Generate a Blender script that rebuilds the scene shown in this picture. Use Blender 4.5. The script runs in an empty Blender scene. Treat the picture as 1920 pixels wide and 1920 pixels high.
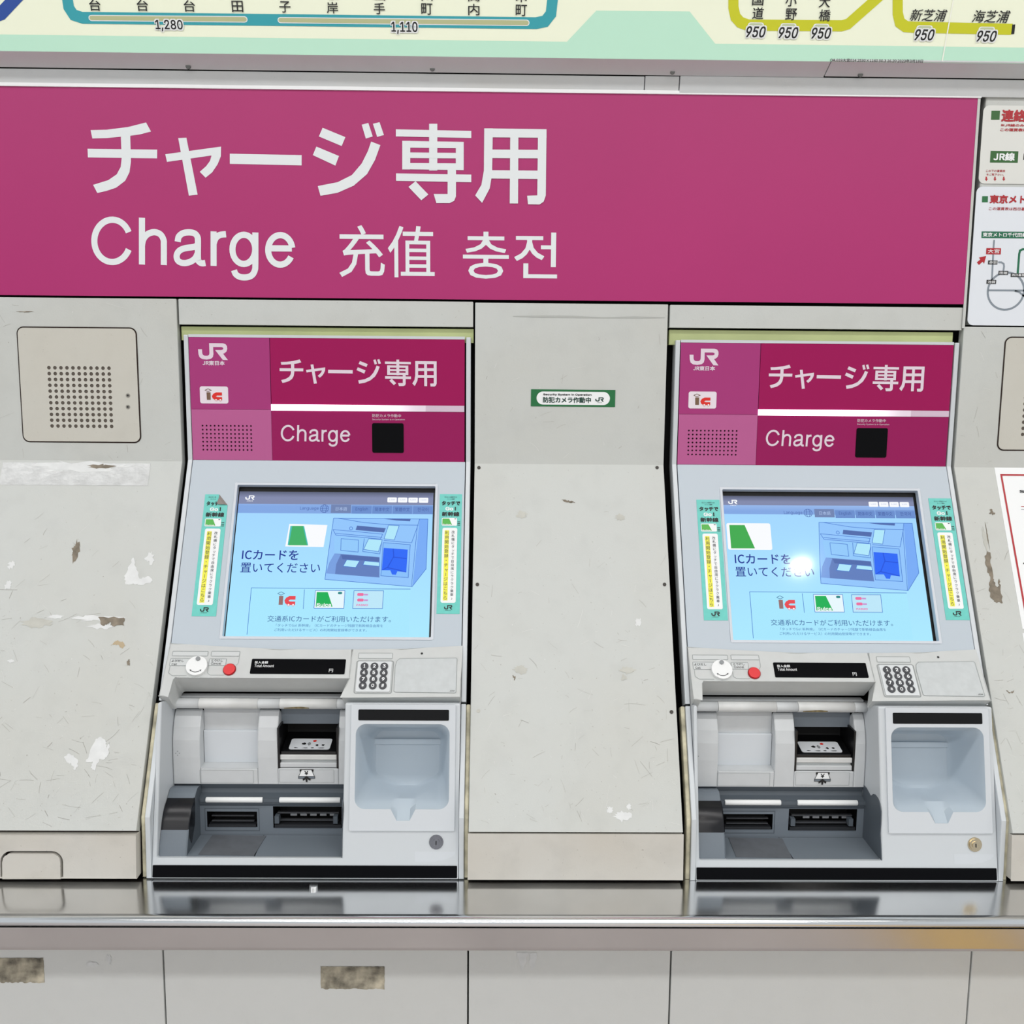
import bpy, bmesh, math, random
from mathutils import Vector, Matrix
random.seed(7)
S = bpy.context.scene
COL = S.collection
R = math.radians
ZO = 1.50                       # camera height above the station floor (m)
D = 1.66                        # camera distance from the wall plane y = 0

# ---------------------------------------------------------------- camera
FPX = 1800.0
P_, Y_, R_ = R(7.5697), R(0.7070), R(0.4904)
FWD = Vector((math.sin(Y_)*math.cos(P_), math.cos(Y_)*math.cos(P_), -math.sin(P_)))
RT = Vector((math.cos(Y_), -math.sin(Y_), 0)); UP = RT.cross(FWD)
RT, UP = RT*math.cos(R_)+UP*math.sin(R_), -RT*math.sin(R_)+UP*math.cos(R_)
EYE = Vector((0, -D, ZO))
cd = bpy.data.cameras.new('camera'); cam = bpy.data.objects.new('camera', cd); COL.objects.link(cam)
cd.sensor_width = 36; cd.lens = FPX/1920*36; cd.clip_start = .05
m = Matrix((RT, UP, -FWD)).transposed().to_4x4(); m.translation = EYE
cam.matrix_world = m
S.camera = cam

# ---------------------------------------------------------------- world, lamps, exposure
S.view_settings.view_transform = 'Standard'; S.view_settings.look = 'None'
S.view_settings.gamma = 1; S.view_settings.use_curve_mapping = False
S.view_settings.exposure = 0.0
w = bpy.data.worlds.new('concourse'); S.world = w; w.use_nodes = True
w.node_tree.nodes['Background'].inputs[0].default_value = (.93, .97, 1, 1)
w.node_tree.nodes['Background'].inputs[1].default_value = .62
CEIL = 2.95
def area(name, loc, sx, sy, power, col=(1, .995, .985), rot=(0, 0, 0)):
    l = bpy.data.lights.new(name, 'AREA'); l.shape = 'RECTANGLE'; l.size = sx; l.size_y = sy
    l.energy = power; l.color = col
    o = bpy.data.objects.new(name, l); o.location = loc; o.rotation_euler = rot; COL.objects.link(o); return o
for i, (y, e) in enumerate(((-1.25, 46), (-2.9, 66), (-4.8, 60))):
    area('ceiling_tube_light', (0, y, CEIL-.04), 7.0, .22, e)
for x, y in ((1.32, -1.98),):
    l = bpy.data.lights.new('downlight', 'AREA'); l.shape = 'DISK'; l.size = .075; l.energy = 2.2; l.color = (1, .96, .9)
    o = bpy.data.objects.new('downlight', l); o.location = (x, y, CEIL-.01); COL.objects.link(o)

# ---------------------------------------------------------------- materials
def lin(c):
    return tuple(((v/255)/12.92 if v/255 <= .04045 else ((v/255+.055)/1.055)**2.4) for v in c)+(1,)
MATS = {}
def mat(name, rgb, rough=.5, metal=0, spec=.5, emit=0, coat=0, bump=0, bscale=300, var=0, vscale=8, aniso=0):
    if name in MATS: return MATS[name]
    m = bpy.data.materials.new(name); m.use_nodes = True; nt = m.node_tree
    b = nt.nodes['Principled BSDF']; c = lin(rgb)
    b.inputs['Base Color'].default_value = c; b.inputs['Roughness'].default_value = rough
    b.inputs['Metallic'].default_value = metal; b.inputs['Specular IOR Level'].default_value = spec
    b.inputs['Coat Weight'].default_value = coat; b.inputs['Coat Roughness'].default_value = .05
    if emit:
        b.inputs['Emission Color'].default_value = c; b.inputs['Emission Strength'].default_value = emit
        b.inputs['Base Color'].default_value = (.01, .01, .01, 1)
    if bump or var:
        tc = nt.nodes.new('ShaderNodeTexCoord')
    if var:
        n = nt.nodes.new('ShaderNodeTexNoise'); n.inputs['Scale'].default_value = vscale; n.inputs['Detail'].default_value = 6
        nt.links.new(tc.outputs['Object'], n.inputs['Vector'])
        r = nt.nodes.new('ShaderNodeMapRange'); r.inputs['From Min'].default_value = .3; r.inputs['From Max'].default_value = .7
        r.inputs['To Min'].default_value = 1-var; r.inputs['To Max'].default_value = 1+var*.4
        nt.links.new(n.outputs['Fac'], r.inputs['Value'])
        mx = nt.nodes.new('ShaderNodeMix'); mx.data_type = 'RGBA'; mx.blend_type = 'MULTIPLY'; mx.inputs['Factor'].default_value = 1
        mx.inputs['A'].default_value = c; nt.links.new(r.outputs['Result'], mx.inputs['B'])
        nt.links.new(mx.outputs['Result'], b.inputs['Base Color'])
    if bump:
        n2 = nt.nodes.new('ShaderNodeTexNoise'); n2.inputs['Scale'].default_value = bscale; n2.inputs['Detail'].default_value = 3
        nt.links.new(tc.outputs['Object'], n2.inputs['Vector'])
        bp = nt.nodes.new('ShaderNodeBump'); bp.inputs['Strength'].default_value = bump; bp.inputs['Distance'].default_value = .001
        nt.links.new(n2.outputs['Fac'], bp.inputs['Height']); nt.links.new(bp.outputs['Normal'], b.inputs['Normal'])
    MATS[name] = m; return m

def paint(name, rgb, rough=.45, grime=.5, scratch=.5, warm=(190, 172, 140)):
    """worn painted sheet steel: mottled grime, specks and fine scratches"""
    m = mat(name, rgb, rough); nt = m.node_tree; b = nt.nodes['Principled BSDF']
    L = nt.links.new; N = nt.nodes.new
    tc = N('ShaderNodeTexCoord')
    def noise(scale, detail=5, vec=None, sx=1, rz=0, ry=0):
        n = N('ShaderNodeTexNoise'); n.inputs['Scale'].default_value = scale; n.inputs['Detail'].default_value = detail
        mp = N('ShaderNodeMapping'); mp.inputs['Scale'].default_value = (1, 1, sx); mp.inputs['Rotation'].default_value = (0, ry, rz)
        L(tc.outputs['Object'], mp.inputs['Vector']); L(mp.outputs['Vector'], n.inputs['Vector']); return n.outputs['Fac']
    def ramp(v, a, c, lo=0, hi=1):
        r = N('ShaderNodeMapRange'); r.inputs['From Min'].default_value = a; r.inputs['From Max'].default_value = c
        r.inputs['To Min'].default_value = lo; r.inputs['To Max'].default_value = hi; L(v, r.inputs['Value']); return r.outputs['Result']
    def mix(fac, a, bcol):
        x = N('ShaderNodeMix'); x.data_type = 'RGBA'; L(fac, x.inputs['Factor'])
        if isinstance(a, tuple): x.inputs['A'].default_value = a
        else: L(a, x.inputs['A'])
        x.inputs['B'].default_value = bcol; return x.outputs['Result']
    c = mix(ramp(noise(3.2, 6), .42, .72, 0, .38*grime), lin(rgb), lin(warm))
    c = mix(ramp(noise(24, 8), .5, .78, 0, .30*grime), c, lin(tuple(v*.82 for v in rgb)))
    c = mix(ramp(noise(230, 2), .72, .78, 0, .55*grime), c, lin((112, 104, 92)))
    def line(v, wd, amt):
        s = N('ShaderNodeMath'); s.operation = 'SUBTRACT'; L(v, s.inputs[0]); s.inputs[1].default_value = .5
        a = N('ShaderNodeMath'); a.operation = 'ABSOLUTE'; L(s.outputs[0], a.inputs[0])
        return ramp(a.outputs[0], 0, wd, amt, 0)
    def mul(a, b2):
        x = N('ShaderNodeMath'); x.operation = 'MULTIPLY'; L(a, x.inputs[0]); L(b2, x.inputs[1]); return x.outputs[0]
    gate = ramp(noise(5, 3), .52, .62)
    c = mix(mul(line(noise(9, 1, sx=.16, ry=.5), .0022, scratch), gate), c, lin((128, 122, 114)))
    gate2 = ramp(noise(6.3, 3, rz=1), .54, .64)
    c = mix(mul(line(noise(14, 1, sx=.2, ry=-.9), .003, scratch*.8), gate2), c, lin((235, 236, 236)))
    L(c, b.inputs['Base Color'])
    bp = N('ShaderNodeBump'); bp.inputs['Strength'].default_value = .12; bp.inputs['Distance'].default_value = .001
    L(noise(420, 2), bp.inputs['Height']); L(bp.outputs['Normal'], b.inputs['Normal'])
    return m

M_WALL = paint('wall_paint', (199, 202, 199), .42, .5, 0, (184, 176, 156))
M_BASE = paint('base_paint', (203, 200, 193), .45, .9, 0, (186, 172, 150))
M_APRON = paint('apron_paint', (222, 224, 222), .35, .2, 0, (206, 200, 188))
M_RAIL = paint('rail_paint', (205, 208, 209), .35, .3, 0)
M_DARK = mat('gap_dark', (22, 22, 22), .9)
M_RUST = mat('rust_seam', (40, 26, 20), .9)
M_GREEN = mat('gasket_green', (186, 196, 140), .5, var=.15)
M_STEEL = mat('stainless', (222, 223, 224), .16, 1, var=.12, vscale=5, bump=.03, bscale=60)
M_FASC = mat('stainless_front', (196, 193, 193), .24, 1, var=.1, vscale=4)
M_NOSE = mat('stainless_nosing', (236, 239, 242), .2, 1)
M_BANNER = mat('banner_pink', (173, 27, 107), .42, bump=.05, bscale=40, var=.04, vscale=3)
M_WHITE = mat('white_film', (240, 242, 243), .4)
M_BWHITE = mat('banner_white', (228, 233, 235), .45)
M_BLACK = mat('black_print', (18, 18, 20), .5)
M_GLOSSK = mat('black_gloss', (8, 9, 12), .14, spec=.08)
M_CHIP = mat('paint_chip', (226, 228, 228), .6, var=.08, vscale=60)
M_RESID = mat('tape_residue', (140, 130, 115), .8, var=.35, vscale=90)
M_GHOST = mat('tape_ghost', (196, 196, 188), .6, var=.12, vscale=60)
M_TAPE = mat('clear_tape', (206, 208, 208), .2, var=.15, vscale=50, bump=.5, bscale=70)
M_MOULD = mat('mould_label', (190, 182, 162), .8, var=.85, vscale=38)

# ---------------------------------------------------------------- planes and pixel measurement
class Plane:
    """u across, v up along the surface, n outward; measured from the photograph"""
    def __init__(s, o, ang=0):
        a = R(ang); s.o = Vector(o); s.u = Vector((1, 0, 0)); s.v = Vector((0, math.sin(a), math.cos(a))); s.n = Vector((0, -math.cos(a), math.sin(a)))
    def pt(s, u, v, n=0): return s.o+s.u*u+s.v*v+s.n*n
    def at(s, px, py, off=Vector(), n=0):
        d = RT*((px-960)/FPX)-UP*((py-960)/FPX)+FWD
        o = s.o+off+s.n*n; t = (o-EYE).dot(s.n)/d.dot(s.n); p = EYE+d*t-s.o-off
        return (p.dot(s.u), p.dot(s.v))
def zat(px, py, y):
    d = RT*((px-960)/FPX)-UP*((py-960)/FPX)+FWD
    return (EYE+d*((y+D)/d.y))
WY = Plane((0, 0, ZO))                                  # upper wall, y = 0
def WP(y): return Plane((0, y, ZO))

# ---------------------------------------------------------------- mesh builder
def rrect(u0, v0, u1, v1, r=.003, k=5):
    if u0 > u1: u0, u1 = u1, u0
    if v0 > v1: v0, v1 = v1, v0
    r = min(r, (u1-u0)/2, (v1-v0)/2); out = []
    for cx, cy, a0 in ((u1-r, v1-r, 0), (u0+r, v1-r, 90), (u0+r, v0+r, 180), (u1-r, v0+r, 270)):
        for i in range(k+1):
            a = R(a0+90*i/k); out.append((cx+r*math.cos(a), cy+r*math.sin(a)))
    return out
def circ(u, v, r, k=24, ry=None):
    return [(u+r*math.cos(2*math.pi*i/k), v+(ry or r)*math.sin(2*math.pi*i/k)) for i in range(k)]
def rect(u0, v0, u1, v1): return [(u0, v0), (u1, v0), (u1, v1), (u0, v1)]
def blob(u, v, w_, h, seed=0, k=22, j=.45):
    rr = random.Random(seed)
    return [(u+w_/2*math.cos(2*math.pi*i/k)*(1-j*rr.random()), v+h/2*math.sin(2*math.pi*i/k)*(1-j*rr.random())) for i in range(k)]
def stroke(pts, wd):
    """outline polygon of a polyline with width"""
    L_, R2 = [], []
    P = [Vector(p) for p in pts]
    for i, p in enumerate(P):
        a = (P[i]-P[i-1]).normalized() if i else (P[1]-P[0]).normalized()
        b = (P[i+1]-P[i]).normalized() if i < len(P)-1 else a
        t = (a+b).normalized(); nrm = Vector((-t.y, t.x)); k = 1/max(.4, nrm.dot(Vector((-a.y, a.x))))
        L_.append(tuple(p+nrm*wd/2*k)); R2.append(tuple(p-nrm*wd/2*k))
    return L_, R2
def arcpts(cx, cy, r, a0, a1, k=8, ry=None):
    return [(cx+r*math.cos(R(a0+(a1-a0)*i/k)), cy+(ry or r)*math.sin(R(a0+(a1-a0)*i/k))) for i in range(k+1)]

def own_font(fn):
    try: return bpy.data.fonts.load(bpy.utils.system_resource('DATAFILES')+'/fonts/'+fn)     # a typeface that ships with Blender
    except Exception: return None
SANS = own_font('Inter.woff2'); CJK = own_font('Noto Sans CJK Regular.woff2')
_TX = {}
def text_mesh(s, off=0, shear=0):
    key = (s, off, shear)
    if key in _TX: return _TX[key]
    cu = bpy.data.curves.new('t', 'FONT'); cu.body = s; cu.size = 1
    fnt = SANS if s.isascii() else CJK if any(x.isascii() and x.isalnum() for x in s) else None
    if fnt: cu.font = fnt
    cu.offset = off; cu.shear = shear; cu.resolution_u = 3
    ob = bpy.data.objects.new('t', cu); COL.objects.link(ob)
    dg = bpy.context.evaluated_depsgraph_get(); me = bpy.data.meshes.new_from_object(ob.evaluated_get(dg))
    V = [(v.co.x, v.co.y) for v in me.vertices]; F = [tuple(p.vertices) for p in me.polygons]
    bpy.data.objects.remove(ob); bpy.data.curves.remove(cu); bpy.data.meshes.remove(me)
    _TX[key] = (V, F); return V, F

class MB:
    def __init__(s): s.bm = bmesh.new(); s.mats = []; s.off = Vector()
    def mi(s, m):
        if m not in s.mats: s.mats.append(m)
        return s.mats.index(m)
    def face(s, pts, m, smooth=False):
        f = s.bm.faces.new([s.bm.verts.new(p) for p in pts]); f.material_index = s.mi(m); f.smooth = smooth; return f
    def flat(s, pl, pts, m, n=0, holes=()):
        """filled polygon, optionally with holes, on a plane"""
        s.slab(pl, pts, n, n, m, holes)
    def slab(s, pl, pts, n0, n1, m, holes=(), back=False, side=None):
        mi = s.mi(m); ms = s.mi(side) if side else mi; loops = [pts]+list(holes); E = []; tops = []
        for lp in loops:
            vs = [s.bm.verts.new(pl.pt(u, v, n1)) for u, v in lp]; tops.append(vs)
            E += [s.bm.edges.new((vs[i], vs[(i+1) % len(vs)])) for i in range(len(vs))]
        if len(loops) == 1 and len(pts) == 4:
            fs = [s.bm.faces.new(tops[0])]
        else:
            r = bmesh.ops.triangle_fill(s.bm, use_beauty=True, use_dissolve=False, edges=E, normal=pl.n)
            fs = [g for g in r['geom'] if isinstance(g, bmesh.types.BMFace)]
        for f in fs:
            f.material_index = mi; f.normal_update()
            if f.normal.dot(pl.n) < 0: f.normal_flip()
        if n0 != n1:
            for vs, lp in zip(tops, loops):
                bs = [s.bm.verts.new(pl.pt(u, v, n0)) for u, v in lp]; k = len(vs)
                for i in range(k):
                    f = s.bm.faces.new((vs[i], vs[(i+1) % k], bs[(i+1) % k], bs[i])); f.material_index = ms
                if back and len(loops) == 1: 
                    f = s.bm.faces.new(bs); f.material_index = mi
    def loft(s, rings, m, closed=True, smooth=True, cap=False):
        mi = s.mi(m); V = [[s.bm.verts.new(p) for p in r] for r in rings]
        for a, b in zip(V, V[1:]):
            k = len(a)
            for i in range(k if closed else k-1):
                f = s.bm.faces.new((a[i], a[(i+1) % k], b[(i+1) % k], b[i])); f.material_index = mi; f.smooth = smooth
        if cap:
            f = s.bm.faces.new(V[-1]); f.material_index = mi; f.smooth = smooth
    def ribbon(s, prof, x0, x1, th, m, smooth=False):
        """sheet of thickness th swept across x along a (y, z) profile; listed from the bottom up, front side is -y"""
        P = [Vector((0, y, z)) for y, z in prof]; N = []
        for i in range(len(P)):
            a = (P[i]-P[i-1]) if i else P[1]-P[0]; b = (P[i+1]-P[i]) if i < len(P)-1 else a
            t = (a.normalized()+b.normalized()).normalized(); N.append(Vector((0, t.z, -t.y)))
        X0, X1 = Vector((x0, 0, 0)), Vector((x1, 0, 0))
        rings = [[p+X0, p+X1, p+n*th+X1, p+n*th+X0] for p, n in zip(P, N)]
        s.loft(rings, m, True, smooth, True)
        s.face(rings[0], m)
    def box(s, x0, y0, z0, x1, y1, z1, m):
        a = [(x0, y0, z0), (x1, y0, z0), (x1, y1, z0), (x0, y1, z0)]; b = [(x, y, z1) for x, y, _ in a]
        s.loft([a, b], m, True, False, True); s.face(a, m)
    def cyl(s, c, r, axis, h, m, k=24, r2=None, cap=True):
        ax = Vector(axis).normalized(); t = ax.orthogonal().normalized(); bt = ax.cross(t); c = Vector(c)
        ring = lambda rr, hh: [c+ax*hh+(t*math.cos(2*math.pi*i/k)+bt*math.sin(2*math.pi*i/k))*rr for i in range(k)]
        s.loft([ring(r, 0), ring(r2 or r, h)], m, True, True, False)
        if cap: s.face(ring(r2 or r, h), m); s.face(ring(r, 0), m)
    def text(s, pl, t, box, m, n=.0003, off=0, shear=0):
        if off >= .004:                       # heavier weight: the same letters laid over each other, slightly shifted
            V, F = text_mesh(t, 0, shear); ys = [v[1] for v in V]; d = off*(box[3]-box[1])/(max(ys)-min(ys))
            for i, (a, b) in enumerate(((-d, -d), (d, -d), (d, d), (-d, d)) if off < .04 else ((-d, -d), (d, -d), (d, d), (-d, d), (0, d), (0, -d), (d, 0), (-d, 0))):
                s.text(pl, t, (box[0]+d+a, box[1]+d+b, box[2]-d+a, box[3]-d+b), m, n+.00003*i, 0, shear)
            return
        V, F = text_mesh(t, 0, shear)
        if not V: return
        xs = [v[0] for v in V]; ys = [v[1] for v in V]; a, b, c, d = min(xs), max(xs), min(ys), max(ys)
        u0, v0, u1, v1 = box; mi = s.mi(m)
        vs = [s.bm.verts.new(pl.pt(u0+(x-a)/(b-a)*(u1-u0), v0+(y-c)/(d-c)*(v1-v0), n)) for x, y in V]
        for f in F:
            try:
                g = s.bm.faces.new([vs[i] for i in f]); g.material_index = mi; g.normal_update()
                if g.normal.dot(pl.n) < 0: g.normal_flip()
            except ValueError: pass
    def vtext(s, pl, t, u, v0, v1, wd, m, n=.0003, off=0):
        """vertical writing centred on u from v0 (top) to v1 (bottom)"""
        k = len(t); h = (v0-v1)/k; mi = s.mi(m)
        for i, ch in enumerate(t):
            V, F = text_mesh(ch)
            if not V: continue
            cy = v0-h*(i+.5); sc = min(wd, h*1.02); vs = []
            xs = [p[0] for p in V]; mx = (min(xs)+max(xs))/2 if ch not in 'ャッっ' else .42
            for x, y in V:
                x, y = x-mx, y-.38
                if ch == 'ー': x, y = y, -x
                vs.append(s.bm.verts.new(pl.pt(u+x*sc, cy+y*sc, n)))
            for f in F:
                try:
                    g = s.bm.faces.new([vs[q] for q in f]); g.material_index = mi; g.normal_update()
                    if g.normal.dot(pl.n) < 0: g.normal_flip()
                except ValueError: pass
    def line(s, pl, pts, wd, m, n=.0003, closed=False):
        if closed: pts = list(pts)+[pts[0]]
        a, b = stroke(pts, wd); mi = s.mi(m)
        A = [s.bm.verts.new(pl.pt(u, v, n)) for u, v in a]; B = [s.bm.verts.new(pl.pt(u, v, n)) for u, v in b]
        for i in range(len(A)-1):
            f = s.bm.faces.new((A[i], B[i], B[i+1], A[i+1])); f.material_index = mi; f.normal_update()
            if f.normal.dot(pl.n) < 0: f.normal_flip()
    def build(s, name, parent=None, bevel=0, seg=2, recalc=False, **props):
        if recalc: bmesh.ops.recalc_face_normals(s.bm, faces=s.bm.faces[:])
        me = bpy.data.meshes.new(name)
        o = bpy.data.objects.new(name, me); COL.objects.link(o)
        if parent: o.parent = parent
        elif s.bm.verts:
            c = [v.co for v in s.bm.verts]; org = Vector(((min(p.x for p in c)+max(p.x for p in c))/2, max(p.y for p in c), min(p.z for p in c)))
            bmesh.ops.translate(s.bm, verts=s.bm.verts[:], vec=-org); o.location = org
        s.bm.to_mesh(me); s.bm.free()
        for m in s.mats: me.materials.append(m)
        if bevel:
            b = o.modifiers.new('edge', 'BEVEL'); b.width = bevel; b.segments = seg; b.limit_method = 'ANGLE'; b.angle_limit = R(38)
        for k, v in props.items(): o[k] = v
        return o
def child_of(parent):
    """builder whose vertices are given in world coordinates of a parent that sits at parent.location"""
    b = MB(); b.parent = parent; return b
def built(b, name, parent, bevel=0, seg=2, recalc=False, **p):
    bmesh.ops.translate(b.bm, verts=b.bm.verts[:], vec=-parent.matrix_world.translation if parent.parent else -parent.location)
    return b.build(name, parent, bevel, seg, recalc, **p)

# ================================================================ SETTING
X0, X1, X2, X3 = -.548, -.0466, .2846, .789           # panel joints along the wall
BEND = -.1365; SLY, SLZ = -.272, -.677; BSY, BSZ = -.279, -.752
def Z(z): return z+ZO
b = MB(); b.box(-5, -7, -.1, 5, .4, 0, mat('floor_tile', (194, 187, 184), .4, var=.1, vscale=3)); b.build('floor', kind='structure')
b = MB(); b.box(1.12, -7, 0, 1.42, -.5, .005, mat('tactile_yellow', (226, 180, 60), .5)); b.build('floor_strip', kind='structure')
b = MB(); b.box(-5, -7, CEIL, 5, .4, CEIL+.1, mat('ceiling_white', (214, 216, 214), .7)); ce = b.build('ceiling', kind='structure')
for y in (-1.25, -2.9, -4.8):
    c = MB(); c.parent = ce; c.box(-3.56, y-.16, CEIL-.034, 3.56, y+.16, CEIL, mat('fixture_white', (230, 232, 232), .4)); bmesh.ops.translate(c.bm, verts=c.bm.verts[:], vec=-ce.location); c.build('light_fixture', ce, recalc=True)
b = MB(); b.box(-1.9, .05, 0, 2.0, .07, CEIL, M_DARK); b.build('wall_back', kind='structure')

SLOPE = Plane((0, 0, Z(BEND)), math.degrees(math.atan2(-SLY, BEND-SLZ)))
BASEP = Plane((0, SLY, Z(SLZ)), math.degrees(math.atan2(SLY-BSY, SLZ-BSZ)))
def wall_panel(name, xa, xb, ztop, seamy=.0035):
    b = MB(); g = .0016
    b.ribbon([(0, Z(ztop)), (0, Z(BEND)), (SLY, Z(SLZ))][::-1], xa+g, xb-g, .018, M_WALL)
    o = b.build(name, bevel=.0012, kind='structure', recalc=True); return o
def base_panel(o, xa, xb, hole=None, seam_gap=.0038):
    c = child_of(o)
    pts = rect(xa+.0016, -.0735, xb-.0016, -seam_gap)
    c.slab(BASEP, pts, -.018, 0, M_BASE, holes=[hole] if hole else ())
    p = built(c, 'base_panel', o, bevel=.001)
    c = child_of(o); c.box(xa+.002, SLY+.010, Z(BSZ), xb-.002, SLY+.02, Z(SLZ)+.006, M_RUST)
    built(c, 'seam_backing', o)
    return p
wl = wall_panel('wall_left', -1.25, X0, .1385)
wc = wall_panel('wall_center', X1, X2, .137)
wr = wall_panel('wall_right', X3, 1.35, .1045)
h0 = BASEP.at(0, 1596); h1 = BASEP.at(118, 1649)
hatch = rrect(h0[0]+.002, h1[1]-.03, h1[0], h0[1], .017)
hole_l = [(u, max(v, -.0725)) for u, v in rrect(h0[0], -.0725, h1[0], h0[1], .017, 6)]
k6 = rrect(h0[0], -.0725, h1[0], h0[1], .017, 6)
hole_l = k6[0:14]+[(h0[0], -.0725), (h1[0], -.0725)]
bl = base_panel(wl, -1.25, X0, hole_l, .0058); base_panel(wc, X1, X2); base_panel(wr, X3, 1.35)
# small access door in the base of the left panel
d = .0035
k6 = rrect(h0[0]+d, -.0745, h1[0]-d, h0[1]-d, .014, 6)
b = MB(); b.slab(BASEP, k6[0:14]+[(h0[0]+d, -.0745), (h1[0]-d, -.0745)], -.008, .0003, M_BASE)
b.build('access_hatch', bevel=.0008, label='small beige access door with rounded corners low in the left wall panel', category='hatch')

# strips above the machines and pale green gaskets under them
def strip(name, xa, xb, zt, zb):
    b = MB(); b.box(xa+.0016, .02, Z(zb), xb-.0016, 0, Z(zt), M_WALL); b.build(name, bevel=.0015, kind='structure', recalc=True)
strip('trim_1', X0, X1, .1385, .0962); strip('trim_2', X2, X3, .1365, .0985)
for i, (xa, xb) in enumerate(((X0+.002, X1-.001), (X2+.003, X3-.012))):
    b = MB(); b.box(xa, .03, Z(.070), xb, .009, Z(.0935 if i == 0 else .0955), M_GREEN); b.build('trim_%d' % (3+i), kind='structure', bevel=.001, recalc=True)
# upper right wall panel carrying the fare tables
b = MB(); b.box(X3+.012, .02, Z(.108), 1.35, 0, Z(.487), M_WALL); b.build('wall_upper', bevel=.003, kind='structure', recalc=True)

# rails between banner and fare map
def zl(px, py, y): return zat(px, py, y).z
YB = -.046                                            # plane of the fare map
def rail(name, px0, px1, yt, yb, ytop, ybot, th=.02):
    """rail whose front runs from (yt at pixel rows) leaning from ytop (upper edge depth) to ybot"""
    b = MB(); a0, a1 = zat(px0, yt(px0), ytop), zat(px1, yt(px1), ytop); c0, c1 = zat(px0, yb(px0), ybot), zat(px1, yb(px1), ybot)
    zt = (a0.z+a1.z)/2; zb = (c0.z+c1.z)/2; xa, xb = c0.x, c1.x
    b.ribbon([(ybot, zb), (ytop, zt)], xa, xb, th, M_RAIL); return b.build(name, bevel=.001, kind='structure', recalc=True)
f1 = lambda x: 96.5+x*.0112; f2 = lambda x: 126.5+x*.0112; f3 = lambda x: 128.5+x*.0112; f4 = lambda x: 161+x*.0114
rails = (rail('trim_5', -420, 1544, f1, f2, YB, -.012), rail('trim_6', 1546, 2500, f1, f2, YB-.002, -.014))
rail('trim_7', -420, 1207, f3, f4, -.010, -.004); rail('trim_8', 1208.5, 1272, f3, f4, -.010, -.004); rail('trim_9', 1273.5, 2500, f3, f4, -.012, -.005)
for px, py in ((355, 127), (811, 131), (1260, 137), (1611, 142)):
    p = zat(px, py, -.014); par = rails[0] if px < 1500 else rails[1]; c = child_of(par)
    c.cyl(p+Vector((0, -.004, 0)), .004, (0, -1, 0), .003, mat('screw_grey', (96, 96, 94), .4, .6), 12); built(c, 'screw', par)

# ================================================================ COUNTER AND APRON
ct = MB()
ct.ribbon([(-0.3635, Z(-0.7585)), (-0.1000, Z(-0.7585))], -1.4, 1.5, .004, M_STEEL)
cnt = ct.build('counter_ledge', recalc=True, label='long polished stainless steel counter ledge running under both machines', category='counter')
c = child_of(cnt)
prof = [(-0.3645, Z(-0.7720)), (-0.3705, Z(-0.7727)), (-0.3755, Z(-0.7700)), (-0.3770, Z(-0.7660)), (-0.3755, Z(-0.7615)), (-0.3705, Z(-0.7587)), (-0.3630, Z(-0.7583))]
c.ribbon(prof, -1.4, 1.5, .003, M_NOSE, True); built(c, 'rolled_edge', cnt, recalc=True)
c = child_of(cnt)
c.ribbon([(-0.2940, Z(-0.8110)), (-0.3660, Z(-0.8110)), (-0.3725, Z(-0.8085)), (-0.3745, Z(-0.8035)), (-0.3745, Z(-0.7730))], -1.4, 1.5, .003, M_FASC, False)
built(c, 'front_fascia', cnt, recalc=True)
p = zat(588, 1654, -.29); c = MB(); c.cyl((p.x, -.290, Z(-.7585)), .0065, (0, 0, 1), .0045, M_STEEL, 16); c.build('bolt', bevel=.0008, label='small steel bolt head on the counter in front of the left machine', category='bolt')

b = MB(); b.box(-1.4, -.17, 0, 1.5, -.16, Z(-.79), M_DARK); ap = b.build('wall_lower', kind='structure')
xs = [-1.4, zat(308, 1850, -.19).x, zat(877.5, 1850, -.19).x, zat(1256.5, 1850, -.19).x, zat(1817.5, 1850, -.19).x, 1.5]
for a, c_ in zip(xs, xs[1:]):
    c = child_of(ap); c.box(a+.0013, -.17, .02, c_-.0013, -.19, Z(-.804), M_APRON); built(c, 'apron_panel', ap, bevel=.0012, recalc=True)
c = child_of(ap); c.box(-1.4, -.19, Z(-.811), 1.5, -.30, Z(-.804), M_DARK); built(c, 'counter_support', ap)
AP = WP(-.1903)
def label_remnant(x0, y0, x1, y1, seed, lab):
    u0, v1 = AP.at(x0, y0); u1, v0 = AP.at(x1, y1); rr = random.Random(seed); pts = []
    for i in range(30): pts.append((u0+(u1-u0)*i/29, v0+rr.uniform(-.0012, .0012)))
    for i in range(10): pts.append((u1+rr.uniform(-.0005, .0005), v0+(v1-v0)*(i+.5)/10))
    for i in range(30): pts.append((u1-(u1-u0)*i/29, v1+rr.uniform(-.0003, .0003)))
    for i in range(10): pts.append((u0+rr.uniform(-.0005, .0005), v1-(v1-v0)*(i+.5)/10))
    b = MB(); b.slab(AP, pts, 0, .0005, M_MOULD); return b.build('label_remnant', label=lab, category='label')
label_remnant(-30, 1796, 84, 1842, 1, 'mould-spotted label remnant cut by the left edge, on the apron under the counter')
label_remnant(601, 1812, 721, 1854, 2, 'mould-spotted torn label remnant on the apron below the left machine')

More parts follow.
